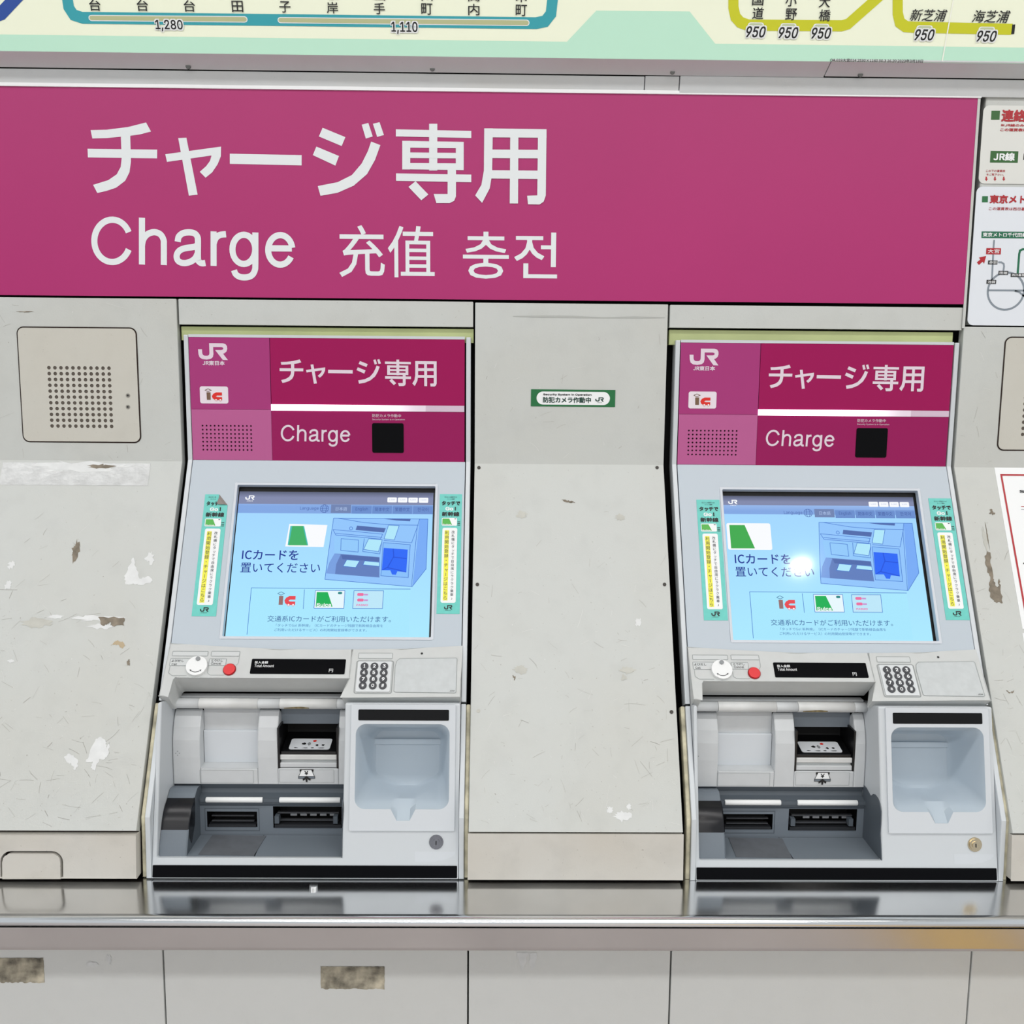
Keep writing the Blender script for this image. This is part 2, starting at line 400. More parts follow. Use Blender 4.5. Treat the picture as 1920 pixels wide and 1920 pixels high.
# ================================================================ WEAR ON THE WALLS
def patch(parent, pl, kind, x0, y0, x1, y1, seed, m, name='wear_patch', n=.0004, j=.5):
    u0, v1 = pl.at(x0, y0); u1, v0 = pl.at(x1, y1); c = child_of(parent)
    if kind == 'r': pts = rect(u0, v0, u1, v1)
    else: pts = blob((u0+u1)/2, (v0+v1)/2, (u1-u0)*1.2, (v1-v0)*1.2, seed, 26, j)
    c.flat(pl, pts, m, n); return built(c, name, parent)
def patch_px(parent, pl, px, m, name='wear_patch', n=.0004):
    c = child_of(parent); P = [Vector(pl.at(*p)) for p in px]; rr = random.Random(len(px)+int(px[0][0])); out = []
    for i, p in enumerate(P):
        e = P[(i+1) % len(P)]-p; nn = Vector((-e.y, e.x)); kk = 5 if e.length > .004 else 2
        for j in range(kk): out.append(tuple(p+e*(j/kk)+nn*(max(-.0011, min(.0011, rr.gauss(0, .12)*e.length))/e.length if j else 0)))
    c.flat(pl, out, m, n); return built(c, name, parent)
patch(wl, SLOPE, 'r', 6, 867, 277, 911, 0, M_TAPE, 'clear_tape')
patch(wl, SLOPE, 'b', 50, 864, 240, 886, 31, M_CHIP, n=.0006, j=.6)
patch(wl, SLOPE, 'b', 165, 870, 215, 880, 30, M_RESID, n=.0008, j=.6)
patch(wl, SLOPE, 'b', 136, 1012, 147, 1056, 3, M_RESID, j=.7)
patch_px(wl, SLOPE, [(236, 1096), (233, 1080), (243, 1060), (250, 1045), (254, 1062), (260, 1076), (262, 1085), (277, 1080), (286, 1088), (280, 1094), (262, 1097), (250, 1094)], M_CHIP)
patch(wl, SLOPE, 'b', 274, 1034, 289, 1060, 5, M_CHIP, j=.7)
patch(wl, SLOPE, 'b', 90, 1152, 120, 1161, 6, M_CHIP); patch(wl, SLOPE, 'b', 130, 1153, 232, 1166, 8, M_CHIP, j=.7)
patch_px(wl, SLOPE, [(184, 1157), (233, 1158), (233, 1173), (210, 1174), (206, 1166), (196, 1174), (190, 1172)], M_RESID, n=.0006)
patch(wl, SLOPE, 'b', 40, 1158, 95, 1178, 9, M_GHOST, j=.6); patch(wl, SLOPE, 'b', 163, 1168, 222, 1180, 10, M_CHIP, j=.7)
patch_px(wl, SLOPE, [(208, 1211), (214, 1203), (222, 1201), (231, 1204), (236, 1211), (229, 1216), (222, 1209), (215, 1209)], mat('rust_stain', (186, 168, 138), .7))
patch_px(wl, SLOPE, [(180, 1385), (190, 1380), (198, 1390), (200, 1402), (206, 1391), (203, 1415), (195, 1424), (186, 1424), (178, 1446), (170, 1440), (174, 1428), (161, 1428), (168, 1412)], M_CHIP)
patch_px(wl, SLOPE, [(120, 1420), (128, 1413), (138, 1416), (146, 1424), (146, 1438), (140, 1444), (134, 1432), (126, 1430)], M_CHIP)
patch(wl, SLOPE, 'b', 16, 1049, 28, 1068, 12, M_CHIP, j=.7); patch(wl, SLOPE, 'b', 10, 1088, 20, 1107, 13, M_CHIP, j=.6)
patch(wl, SLOPE, 'b', 15, 1236, 27, 1243, 14, M_CHIP); patch(wl, SLOPE, 'b', 238, 1236, 244, 1249, 15, M_RESID, j=.6)
patch(wl, WP(-.0002), 'b', 30, 583, 66, 586, 16, M_RESID, j=.7)
for i, (q, mm) in enumerate((((967, 957, 989, 973), M_GHOST), ((1153, 963, 1172, 977), M_GHOST), ((961, 1247, 990, 1264), M_GHOST), ((1161, 1249, 1191, 1264), M_GHOST),
                             ((1137, 1512, 1150, 1526), M_CHIP), ((1150, 1520, 1184, 1541), M_CHIP), ((1174, 1506, 1184, 1518), M_CHIP), ((1190, 1158, 1203, 1176), M_CHIP))):
    patch(wc, SLOPE, 'b', *q, 40+i, mm, j=.55)
patch_px(wc, SLOPE, [(1052, 938), (1066, 938), (1079, 943), (1066, 942)], M_RESID)
patch_px(wc, SLOPE, [(961, 1266), (967, 1268), (964, 1276)], M_RESID); patch_px(wc, SLOPE, [(1169, 1263), (1176, 1272), (1165, 1277)], M_GHOST, n=.0006)
def scuffs(parent, pl, u0, u1, v0, v1, count, seed, cluster):
    rr = random.Random(seed); c = child_of(parent); ms = (mat('scuff_grey', (168, 166, 160), .7), mat('scuff_dark', (132, 126, 118), .7), mat('scuff_light', (222, 222, 220), .6))
    for i in range(count):
        u = rr.uniform(u0, u1); v = v1+(v0-v1)*rr.random()**cluster; m_ = ms[rr.choice((0, 0, 0, 1, 2, 2))]
        if rr.random() < .55:
            a = rr.choice((rr.gauss(.3, .5), rr.gauss(-.2, .6), rr.gauss(1.2, .5), rr.gauss(-1.1, .4))); L = rr.uniform(.003, .022)*(1.6 if rr.random() < .12 else 1); k = rr.gauss(0, .12); pts = []
            for j in range(5): t = j/4-.5; pts.append((u+L*t*math.cos(a+k*t), v+L*t*math.sin(a+k*t)))
            if all(u0 < p[0] < u1 and v0 < p[1] < v1 for p in pts): c.line(pl, pts, rr.uniform(.00018, .0004), m_, .0003)
        else:
            d = rr.uniform(.0005, .0014); c.flat(pl, blob(u, v, d, d*rr.uniform(.7, 2), i, 8, .4), m_, .0003)
    o = built(c, 'scuff_marks', parent); o['kind'] = 'stuff'
SL_ = -math.hypot(SLY, BEND-SLZ)
scuffs(wl, SLOPE, -.90, X0-.004, SL_+.003, -.02, 420, 3, .4); scuffs(wc, SLOPE, X1+.004, X2-.004, SL_+.003, -.02, 260, 4, .45); scuffs(wr, SLOPE, X3+.004, .87, SL_+.003, -.02, 130, 5, .6)
scuffs(bl, BASEP, h1[0]+.004, X0-.004, -.072, -.007, 60, 6, 1)
scuffs(wl, WY, -.90, X0-.005, Z(BEND)-ZO+.002, .135, 60, 8, 1); scuffs(wc, WY, X1+.004, X2-.004, BEND+.002, .1, 30, 9, 1); scuffs(wr, WY, X3+.004, .87, BEND+.002, .1, 25, 10, 1)
patch_px(wc, WP(-.0001), [(962, 592.5), (1246, 595), (1246, 596.2), (962, 593.7)], M_RESID if False else mat('sheet_edge', (176, 178, 174), .6))
for i, (px, py) in enumerate(((898, 877), (1232, 877), (895, 1096), (1246, 1096), (897, 1333), (1259, 1335))):
    c = child_of(wc); u, v = SLOPE.at(px, py); c.slab(SLOPE, circ(u, v, .0030, 14), 0, .0008, mat('screw_dark', (66, 62, 58), .5, .4) if i != 4 else M_GHOST)
    built(c, 'screw', wc)
patch_px(wr, SLOPE, [(1846, 1044), (1851, 1034), (1857, 1036), (1858, 1060), (1862, 1085), (1866, 1095), (1871, 1106), (1873, 1085), (1876, 1100), (1880, 1131), (1866, 1129), (1858, 1122), (1854, 1104), (1857, 1085), (1851, 1070)], M_RESID)
patch(wr, SLOPE, 'b', 1838, 985, 1856, 1040, 51, M_GHOST, j=.6); patch(wr, SLOPE, 'b', 1852, 955, 1867, 966, 52, M_RESID, j=.8)
patch(wr, SLOPE, 'b', 1848, 978, 1854, 1030, 53, M_RESID, j=.8); patch_px(wr, SLOPE, [(1886, 1294), (1892, 1298), (1902, 1294), (1899, 1299), (1890, 1299)], M_RESID)
patch(ap, AP, 'b', 160, 1803, 186, 1813, 61, M_CHIP); patch(ap, AP, 'b', 198, 1788, 212, 1810, 62, M_CHIP, j=.7)
patch_px(ap, AP, [(968, 1786), (990, 1786), (986, 1806), (978, 1820), (974, 1808)], M_CHIP); patch_px(ap, AP, [(992, 1786), (1007, 1787), (1004, 1806), (997, 1822), (993, 1806)], M_CHIP)

# ================================================================ BANNER SIGN
BP = WP(-.0022)
t0 = .5*(BP.at(0, 163)[1]+BP.at(1833, 183)[1]); bt = .5*(BP.at(0, 551.5)[1]+BP.at(1807, 572)[1]); br = BP.at(1820, 378)[0]
b = MB(); b.slab(BP, rect(-1.3, bt, br, t0), -.002, 0, M_BANNER)
ban = b.build('banner_sign', label='long magenta overhead banner reading チャージ専用 and Charge in white', category='sign')
def tbox(pl, x0, y0, x1, y1):
    """text box: corners given as pixel rows/columns on a plane"""
    a = pl.at(x0, (y0+y1)/2)[0]; c = pl.at(x1, (y0+y1)/2)[0]; mx = (x0+x1)/2
    return (a, pl.at(mx, y1)[1], c, pl.at(mx, y0)[1])
c = child_of(ban)
GLYPH = [  # big katakana / kanji, outlines measured from the banner (photo pixels)
 [(170, 244), (200, 243.3), (240, 238.3), (274, 229.7), (283.3, 246.7), (263, 252), (244.3, 254.7), (200, 259), (173.3, 259.7)],
 [(164.3, 279), (295, 280.7), (294.7, 297), (165, 295.3)],
 [(226.7, 254), (244.3, 253), (245.7, 303), (243, 323), (235, 339), (218, 352), (200, 358), (182.7, 362), (174.7, 346.7), (203, 338), (219, 327), (226.5, 313), (228.3, 297)],
 [(334.3, 259), (349.7, 258.3), (370.7, 365), (354.3, 367)],
 [(310, 289.3), (414.7, 275), (414.3, 293), (408.3, 308), (398, 323.3), (385.7, 333.3), (374.7, 322.3), (386.7, 311.7), (394, 301.7), (396.7, 291.7), (313.3, 303.7)],
 [(431, 288.3), (565.7, 291), (565.7, 310.3), (431, 307.3)],
 [(605, 239.7), (647.7, 257.3), (640.7, 274), (598, 256)], [(593.3, 275), (635.7, 292.7), (629, 310.7), (586.7, 291)],
 [(678.3, 234), (690.7, 230.7), (699, 256), (686, 260)], [(699.3, 232.3), (711.7, 229.3), (720, 253.3), (707.3, 257)],
 [(601, 367.3), (633, 361.7), (663.3, 348.3), (688.3, 326.7), (703.3, 300), (713.3, 272.3), (696, 265.7), (690, 283.3), (678.3, 306.7), (660, 328.3), (633.3, 341.7), (596, 349)],
 [(804.7, 232.3), (820, 232.3), (820, 320), (804.7, 320)], [(742.3, 242.7), (883.7, 245.7), (883.7, 259), (742.3, 256)],
 [(754.3, 264.3), (769.3, 264.3), (769.3, 318), (754.3, 318)], [(854.7, 266.3), (869.5, 266.3), (869.5, 319), (854.7, 319)],
 [(754.3, 264.3), (869.5, 266.3), (869.5, 278.3), (754.3, 277)], [(760, 286), (866, 287), (866, 297.3), (760, 296.5)], [(754.3, 305.7), (869.5, 306.7), (869.5, 319.3), (754.3, 317.5)],
 [(742.7, 325.3), (883.7, 327.7), (883.7, 342), (742.7, 339.3)], [(839.3, 315), (855, 315), (855, 368.3), (851.7, 376.7), (843.3, 381), (818.3, 381), (813.3, 364), (839.3, 364)],
 [(779.3, 340), (803.3, 365), (790, 375.7), (766, 350.7)],
 [(908, 241), (924, 241), (922.7, 326.7), (918.3, 353.3), (904, 380.7), (891, 366.7), (902.7, 346.7), (907.3, 320)], [(908, 241), (1024.7, 242.7), (1024.7, 258.7), (908, 257.7)],
 [(916, 280.7), (1016, 281.3), (1016, 297.3), (916, 296.7)], [(915, 319.3), (1016, 320.3), (1016, 336), (914, 335)],
 [(956.7, 250), (972, 250), (971.3, 381.7), (955.7, 381.7)], [(1008.7, 245), (1024.7, 242.7), (1023.3, 366.7), (1019.3, 378.3), (1011.7, 383.7), (990, 383.3), (988.3, 367.3), (1007.3, 366.7)]]
def lat(p): return [(x/3, 160+y/3) for x, y in p]
CHARGE = [lat(q_) for q_ in (
 [(632+101*math.cos(R(a_)), 875+119*math.sin(R(a_))) for a_ in range(24, 337, 8)], [(799, 745), (799, 1008)], [(799, 905), (806, 868), (830, 838), (868, 826), (902, 838), (920, 868), (922, 900), (922, 1011)],
 [(1000, 880), (1006, 852), (1028, 833), (1060, 827), (1092, 832), (1110, 850), (1114, 878), (1114, 972), (1122, 994), (1138, 1001), (1156, 999)], [(1114, 898), (1092, 909), (1040, 917), (1008, 932), (994, 960), (1003, 988), (1032, 1000), (1068, 994), (1098, 974), (1113, 944)],
 [(1202, 822), (1202, 1016)], [(1202, 892), (1214, 860), (1238, 842), (1272, 838)],
 [(1372+64*math.cos(R(a_)), 923+82*math.sin(R(a_))) for a_ in range(0, 361, 10)], [(1437, 828), (1437, 1000), (1434, 1040), (1418, 1068), (1388, 1080), (1352, 1078), (1327, 1063), (1317, 1040)],
 [(1642, 918), (1511, 917)], [(1577+68*math.cos(R(a_)), 926+83*math.sin(R(a_))) for a_ in range(-8, -333, -9)])]
def curve(P, k=5):
    if len(P) < 4 or len(P) > 30: return P
    out = []
    for i in range(len(P)-1):
        p0, p1, p2, p3 = P[max(0, i-1)], P[i], P[i+1], P[min(len(P)-1, i+2)]
        for j in range(k):
            t = j/k; out.append(tuple(.5*(2*p1[d]+(p2[d]-p0[d])*t+(2*p0[d]-5*p1[d]+4*p2[d]-p3[d])*t*t+(3*p1[d]-p0[d]-3*p2[d]+p3[d])*t**3) for d in (0, 1)))
    return out+[P[-1]]
CHARGE = [curve(q_) for q_ in CHARGE]
def big_text(c, pl, m, fmap, n, k=1):
    for i, g_ in enumerate(GLYPH): c.flat(pl, [fmap(0, *BP.at(*p)) for p in g_], m, n+.00004*i*k)
def charge_text(c, pl, m, fmap, n, wd, k=1):
    for i, g_ in enumerate(CHARGE): c.line(pl, [fmap(1, *BP.at(*p)) for p in g_], wd, m, n+.00004*i*k)
def remap(box0, box1):
    """affine map from a text box on the banner to one on another sign"""
    return lambda u, v: (box1[0]+(u-box0[0])/(box0[2]-box0[0])*(box1[2]-box1[0]), box1[1]+(v-box0[1])/(box0[3]-box0[1])*(box1[3]-box1[1]))
big_text(c, BP, M_BWHITE, lambda k, u, v: (u, v), .0003)
charge_text(c, BP, M_BWHITE, lambda k, u, v: (u, v), .0003, .0102)
for ch, q in (('充值', (636, 423, 815, 520)), ('충전', (868, 435, 1045, 523))):
    c.text(BP, ch, tbox(BP, *q), M_BWHITE, off=.004)
built(c, 'lettering', ban)
c = child_of(ban); c.slab(BP, rect(-1.3, t0, br+.005, t0+.0055), -.001, .003, M_WHITE); c.slab(BP, rect(br, bt-.04, br+.0045, t0), -.001, .0008, M_WALL)
built(c, 'edge_trim', ban)

# ================================================================ FARE MAP
FP = Plane((0, YB, zat(960, 107, YB).z), -13)      # the board leans forward over the wall
M_MAPY = mat('map_cream', (249, 254, 229), .35); M_MINT = mat('map_mint', (196, 240, 216), .35); M_TEAL = mat('line_teal', (52, 164, 176), .4)
M_LIME = mat('line_lime', (206, 208, 28), .4); M_BLUE = mat('line_blue', (38, 78, 160), .4); M_BEI = mat('line_beige', (188, 192, 146), .4); M_TICK = mat('tick_grey', (196, 206, 170), .4)
zb = .5*(FP.at(0, 97)[1]+FP.at(1920, 118.5)[1])
b = MB(); b.slab(FP, rect(-1.4, zb, 1.45, .46), -.02, 0, M_MAPY)
fm = b.build('fare_map_board', recalc=False, label='cream and mint railway fare map board across the top of the wall', category='sign')
F_ = lambda pts: [FP.at(*p) for p in pts]
c = child_of(fm)
zt = .5*(FP.at(0, 65)[1]+FP.at(1920, 89)[1]); A = F_([(1063, 78), (1118, 20), (1293, 21.5), (1341, 80.5)])
c.flat(FP, [(-1.4, zb), (1.45, zb), (1.45, zt), (A[3][0], zt), A[2], A[1], (A[0][0], zt), (-1.4, zt)], M_MINT, .0003)
def pline(pts, wd, m, n): c.line(FP, F_(pts), wd*.00088, m, n)
pline([(126, -60), (126, -6), (129, 14), (138, 28), (155, 33.5), (560, 38), (1005, 43.5), (1022, 40), (1033, 26), (1037, -10), (1037, -60)], 19, M_TEAL, .0005)
pline([(-20, 34), (2, 26), (34, -8), (80, -60)], 20, M_BLUE, .0005)
for (x0, y0, x1, y1) in ((167, 27, 464, 43), (521, 31, 993, 49.5)):
    for k, (g, mm) in enumerate(((0, M_WHITE), (1.6, M_BEI))):
        a, q = FP.at(x0+g, (y0+g)), FP.at(x1-g, (y1-g)); dv = FP.at((x0+x1)/2, 0)
        pl_ = F_([(x0+g, y0+1+g), (x1-g, y1-12.5+g), (x1-g, y1-.5-g), (x0+g, y0+12.5-g)])
        (ax, ay), (bx, by), (cx2, cy2), (dx, dy) = pl_
        rr = (ay-dy)/2
        pts = [(ax+rr, ay)]+[(bx-rr, by)]+arcpts(bx-rr, (by+cy2)/2, rr, 90, -90, 6)[1:-1]+[(cx2-rr, cy2), (dx+rr, dy)]+arcpts(dx+rr, (ay+dy)/2, rr, 270, 90, 6)[1:-1]
        c.flat(FP, pts, mm, .0007+.0002*k)
pline([(1375, -60), (1375, 14), (1379, 32), (1388, 42), (1402, 47), (1578, 48.5), (1590, 45), (1650, -8), (1720, -60)], 18, M_LIME, .0005)
pline([(1683, -60), (1683, 25), (1687, 42), (1698, 50), (1712, 51), (1897, 55)], 18, M_LIME, .0005)
pline([(1900.5, 46), (1898.5, 64)], 5.5, M_BLACK, .0006)
def ftext(t, x0, y0, x1, y1, off=.0, sh=0, halo=True):
    bx = tbox(FP, x0, y0, x1, y1)
    if halo:
        g = .0016; c.text(FP, t, (bx[0]-g, bx[1]-g, bx[2]+g, bx[3]+g), M_WHITE, .0012, off+.05, sh)
    c.text(FP, t, bx, M_BLACK, .0015, off, sh)
ftext('1,280', 292, 37.5, 343, 59, .01); ftext('1,110', 734, 41, 783, 64, .01)
for t, x, y in (('仙台', 178, 20.5), ('高台', 267, 21), ('洋光台', 355, 22), ('杉田', 445, 23), ('磯子', 534, 24), ('根岸', 623, 25.5), ('山手', 711, 27), ('石川町', 800, 28), ('関内', 888, 29), ('桜木町', 977, 30.5)):
    for i, ch in enumerate(reversed(t)):
        h = 21.5; ftext(ch, x-10, y-h-i*26, x+11, y-i*26, .008, 0, False)
for t, x, y in (('国道', 1421, 36), ('小野', 1483, 38), ('大橋', 1546, 40)):
    for i, ch in enumerate(reversed(t)): ftext(ch, x-10.5, y-22-i*25.5, x+10.5, y-i*25.5, .008, 0, False)
for x, y in ((1417, 50), (1478, 51.5), (1539.5, 52.5), (1733, 55.5), (1849.5, 58)):
    a, q = F_([(x-14.5, y-8), (x+14.5, y+3)]); c.flat(FP, rrect(a[0], q[1], q[0], a[1], .004), M_WHITE, .0009)
    a, q = F_([(x-12.5, y-6.5), (x+12.5, y+3)]); c.flat(FP, rrect(a[0], q[1], q[0], a[1], .004), M_TICK, .0010)
    ftext('950', x-18, y-.5, x+18, y+20.5, .012, .2)
ftext('新芝浦', 1706, 17.5, 1775, 40, .006, .2, False); ftext('海芝浦', 1823, 19.5, 1893, 43, .006, .2, False)
ftext('OA.019大宮014 2530×1160 50.3 16.20 2023年3月18日', 1556, 110.5, 1730, 117, .004, 0, False)
pline([(1788, -40), (1787, 0), (1766, 116)], 2.2, mat('film_seam', (250, 252, 240), .3), .0009)
built(c, 'map_graphics', fm)

# ================================================================ SECURITY STICKER ON THE CENTRE PANEL
JR = [(90, 165), (152, 165), (155, 225), (165, 250), (190, 262), (235, 262), (258, 250), (266, 225), (265, 72), (480, 72), (520, 85), (542, 115), (545, 155), (532, 195), (500, 222), (478, 230), (550, 325), (470, 322), (355, 174), (450, 174), (475, 167), (485, 150), (475, 135), (455, 129), (326, 129), (328, 235), (318, 280), (285, 308), (220, 320), (150, 312), (110, 285), (95, 240)]
def jr(c, pl, box, m, n=.0004):
    u0, v0, u1, v1 = box
    c.flat(pl, [(u0+(x-90)/460*(u1-u0), v1-(y-72)/253*(v1-v0)) for x, y in JR], m, n)
SP = WP(-.0002)
M_SGREEN = mat('sticker_green', (24, 108, 58), .35); M_DGREEN = mat('ink_green', (20, 62, 50), .4)
a = tbox(SP, 995.5, 730.5, 1153.5, 762.5)
b = MB(); b.slab(SP, rect(*a), 0, .0005, M_SGREEN)
st = b.build('security_sticker', label='green and white security camera sticker on the centre wall panel', category='sticker')
c = child_of(st); q = tbox(SP, 1006, 734.5, 1143.5, 759); c.flat(SP, rrect(*q, r=.012, k=8), M_WHITE, .0008)
c.text(SP, 'Security System in Operation', tbox(SP, 1018.5, 738, 1109, 742.5), M_BLACK, .0011, .03)
c.text(SP, '防犯カメラ作動中', tbox(SP, 1018, 744.5, 1108, 755.5), M_DGREEN, .0011, .03)
jr(c, SP, tbox(SP, 1116, 745, 1132, 753), M_DGREEN, .0011); c.text(SP, 'JR東日本', tbox(SP, 1119, 754, 1129, 755.7), M_DGREEN, .0011)
built(c, 'lettering', st)

# ================================================================ SPEAKER HATCHES
M_PLATE = paint('speaker_paint', (200, 198, 189), .4, .35, 0)
def speaker_hatch(x0, y0, x1, y1, hx0, hy0, hx1, hy1, lab, screws):
    q = tbox(WY, x0, y0, x1, y1); pl = WP(-.0004); hs = []
    g = tbox(WY, hx0, hy0, hx1, hy1); N = 11
    for i in range(N):
        for j in range(N): hs.append(circ(g[0]+(g[2]-g[0])*i/(N-1), g[1]+(g[3]-g[1])*j/(N-1), .0031, 12))
    b = MB(); ring = rrect(*q, r=.012, k=6)
    b.slab(pl, rrect(q[0]+.0022, q[1]+.0022, q[2]-.0022, q[3]-.0022, r=.010, k=6), -.0003, .0012, M_PLATE, hs)
    for ring in hs: b.loft([[pl.pt(u, v, .0012) for u, v in ring], [pl.pt(u, v, .0004) for u, v in ring]], M_PLATE)
    o = b.build('speaker_hatch', label=lab, category='speaker cover')
    c = child_of(o)
    for ring in hs: c.flat(pl, ring, mat('hole_shadow', (92, 84, 76), .8), .0003)  # flat discs coloured dark to stand for the shade inside the holes
    built(c, 'hole_shade', o)
    c = child_of(o); c.flat(pl, rrect(*q, r=.012, k=6), M_RUST, .0002, [rrect(q[0]+.0022, q[1]+.0022, q[2]-.0022, q[3]-.0022, r=.010, k=6)]); built(c, 'seam', o)
    for px, py in screws:
        c = child_of(o); u, v = pl.at(px, py); c.slab(pl, circ(u, v, .0034, 16), .0012, .002, mat('screw_head', (150, 146, 138), .35, .7))
        c.flat(pl, circ(u, v, .0015, 10), M_BLACK, .0023); built(c, 'screw', o)
    return o
speaker_hatch(37, 613, 261, 830, 95.5, 690, 207.5, 799, 'rounded square perforated speaker cover on the left wall panel', ((240.5, 741.5), (240.5, 763)))
speaker_hatch(1876, 632, 2108, 846, 1921, 700, 2040, 815, 'speaker cover on the right wall panel, cut by the edge of the photo', ())

# ================================================================ FARE TABLES AND POSTER AT THE RIGHT
M_RED = mat('ink_red', (176, 20, 34), .4); M_TGREEN = mat('ink_tgreen', (40, 96, 36), .4); M_MGREEN = mat('ink_mgreen', (6, 104, 70), .4); M_GLINE = mat('ink_grey', (132, 142, 152), .4)
M_FT1 = mat('table_grey', (222, 223, 218), .4); M_FT2 = mat('table_white', (226, 231, 238), .4)
TP = WP(-.0006)
def table(x0, y0, y1, lab, m):
    a = TP.at(x0, (y0+y1)/2)[0]; v1 = TP.at(1890, y0)[1]; v0 = TP.at(1890, y1)[1]
    b = MB(); b.slab(TP, rrect(a, v0, a+.42, v1, .010, 6), 0, .0008, m); return b.build('fare_table', label=lab, category='sign')
t1 = table(1839, 198, 345, 'grey fare table with 連絡 heading at the top right of the wall', M_FT1)
t2 = table(1822, 350.5, 610.5, 'white subway fare table with 東京メトロ heading and looping grey line diagram', M_FT2)
c = child_of(t1)
def tt(t, x0, y0, x1, y1, m, off=.02): c.text(TP, t, tbox(TP, x0, y0, x1, y1), m, .0014, off)
def tq(px, m, n=.0011): c.flat(TP, [TP.at(*p) for p in px], m, n)
tq([(1858.5, 208), (1874.5, 208), (1873.5, 225), (1857.5, 225)], M_TGREEN); tt('連絡', 1877, 206, 1923, 229, M_RED, .03)
tt('※JR線のみをご利用', 1876, 233, 1954, 238, M_RED, .012); tt('この運賃表はJR線', 1875, 241, 1944, 247, M_RED, .012)
tq([(1857, 283), (1909, 284), (1907.5, 305.5), (1855.5, 305)], M_TGREEN); tt('JR線', 1862, 286.5, 1902, 302, M_WHITE, .012)
tq([(1919, 288), (1960, 288), (1960, 300), (1918, 300)], M_BLACK)
tt('この下の運賃表', 1848, 318.5, 1884, 323, M_RED, .012); tt('をご覧下さい。', 1849, 325.5, 1881, 329.5, M_RED, .012)
for x in (1848.8, 1865, 1881.5): tq([(x-1.3, 331.5), (x+1.3, 331.5), (x+1.3, 335.5), (x+3, 335.5), (x, 339.7), (x-3, 335.5), (x-1.3, 335.5)], M_RED)
built(c, 'lettering', t1)
c = child_of(t2)
tq([(1841, 368), (1852, 368), (1851.5, 379.5), (1840.5, 379.5)], M_SGREEN); tt('東京メトロ', 1855, 366, 1940, 382, M_RED, .035)
tt('この運賃表は西日暮里・北千住', 1853.5, 389, 1960, 395, M_RED, .012)
tq([(1840, 434), (1960, 435), (1960, 447.8), (1839.5, 446.5)], M_MGREEN); tt('東京メトロ千代田線', 1842, 436.5, 1925, 444.5, M_WHITE, .02)
T_ = lambda pts: [TP.at(*p) for p in pts]
def tl(pts, wd, m, n=.0010): c.line(TP, T_(pts), wd*.00092, m, n)
tl([(1863.5, 450), (1862.5, 462), (1859.5, 520), (1858, 528)], 3.2, M_GLINE); tl([(1871, 492), (1877, 492), (1881.5, 495), (1882, 500), (1880.5, 510)], 3.2, M_GLINE)
cc = TP.at(1885.5, 546); rr = (TP.at(1920.5, 546)[0]-TP.at(1852.5, 546)[0])/2
c.line(TP, arcpts(cc[0], cc[1], rr, 125, -235, 40), .0034, M_GLINE, .0010)
tl([(1853, 544.5), (1925, 545)], 3.4, M_GLINE); tl([(1902, 545.5), (1911, 548), (1920, 556)], 3.2, M_GLINE)
tl([(1940, 467.5), (1917, 467.5), (1912, 470), (1910.5, 476), (1907.5, 514)], 4, M_MGREEN)
def tag(x0, y0, x1, y1, t, m):
    a = tbox(TP, x0, y0, x1, y1); c.flat(TP, rect(*a), m, .0013); g = (a[3]-a[1])*.16; c.text(TP, t, (a[0]+g*1.6, a[1]+g, a[2]-g*1.6, a[3]-g), M_WHITE, .0016, .012)
tag(1848.5, 465.5, 1876, 477, '大宮', M_RED); tag(1852, 488.5, 1869.5, 496, '赤羽', M_BLACK); tag(1871.5, 508, 1889.5, 515.5, '田端', M_BLACK); tag(1894.5, 512.5, 1922, 519.5, '西日暮里', M_BLACK); tag(1849, 525, 1867, 532.5, '池袋', M_BLACK)
tq([(1848.5, 480), (1844.5, 494.5), (1841.8, 490.8), (1835, 497), (1831, 492), (1837.6, 486.6), (1834.8, 483)], M_RED, .0012)
built(c, 'lettering', t2)
# red-framed poster on the sloped right panel
pp = [SLOPE.at(1864, 877), SLOPE.at(1922, 1180)]; pu = (SLOPE.at(1864, 877)[0]+SLOPE.at(1917, 1178)[0])/2
pv1 = SLOPE.at(1890, 877)[1]; pv0 = SLOPE.at(1917, 1179)[1]
b = MB(); b.slab(SLOPE, rect(pu, pv0, pu+.30, pv1), 0, .0006, M_WHITE)
po = b.build('notice_poster', label='white notice poster with thin red frame on the right sloped panel', category='poster')
c = child_of(po)
iu = (SLOPE.at(1877, 889)[0]+SLOPE.at(1919, 1133)[0])/2; iv = SLOPE.at(1900, 891)[1]; w_ = .0032
c.line(SLOPE, [(iu, pv0+.013), (iu, iv), (pu+.287, iv), (pu+.287, pv0+.013)], w_, M_RED, .0010, True)
c.text(SLOPE, 'Suicaのチャージ', (SLOPE.at(1911, 923)[0], SLOPE.at(1915, 925)[1], SLOPE.at(1911, 923)[0]+.12, SLOPE.at(1915, 919)[1]), M_BLACK, .0010, .02)
for y in (949.5, 955): c.flat(SLOPE, rect(SLOPE.at(1914, y)[0], SLOPE.at(1916, y+1)[1], pu+.26, SLOPE.at(1916, y)[1]), M_RED if y < 950 else M_GLINE, .0010)
c.flat(SLOPE, blob(SLOPE.at(1921, 1057)[0], SLOPE.at(1921, 1057)[1], .008, .005, 3), M_BLACK, .0010)
built(c, 'lettering', po)
pv = SLOPE.at(1917, 1187)[1]
b = MB(); b.slab(SLOPE, rect(SLOPE.at(1919, 1200)[0], pv-.05, SLOPE.at(1919, 1200)[0]+.25, pv), 0, .0006, M_WHITE)
b.build('notice_slip', label='narrow white slip below the red-framed poster at the right edge', category='notice')



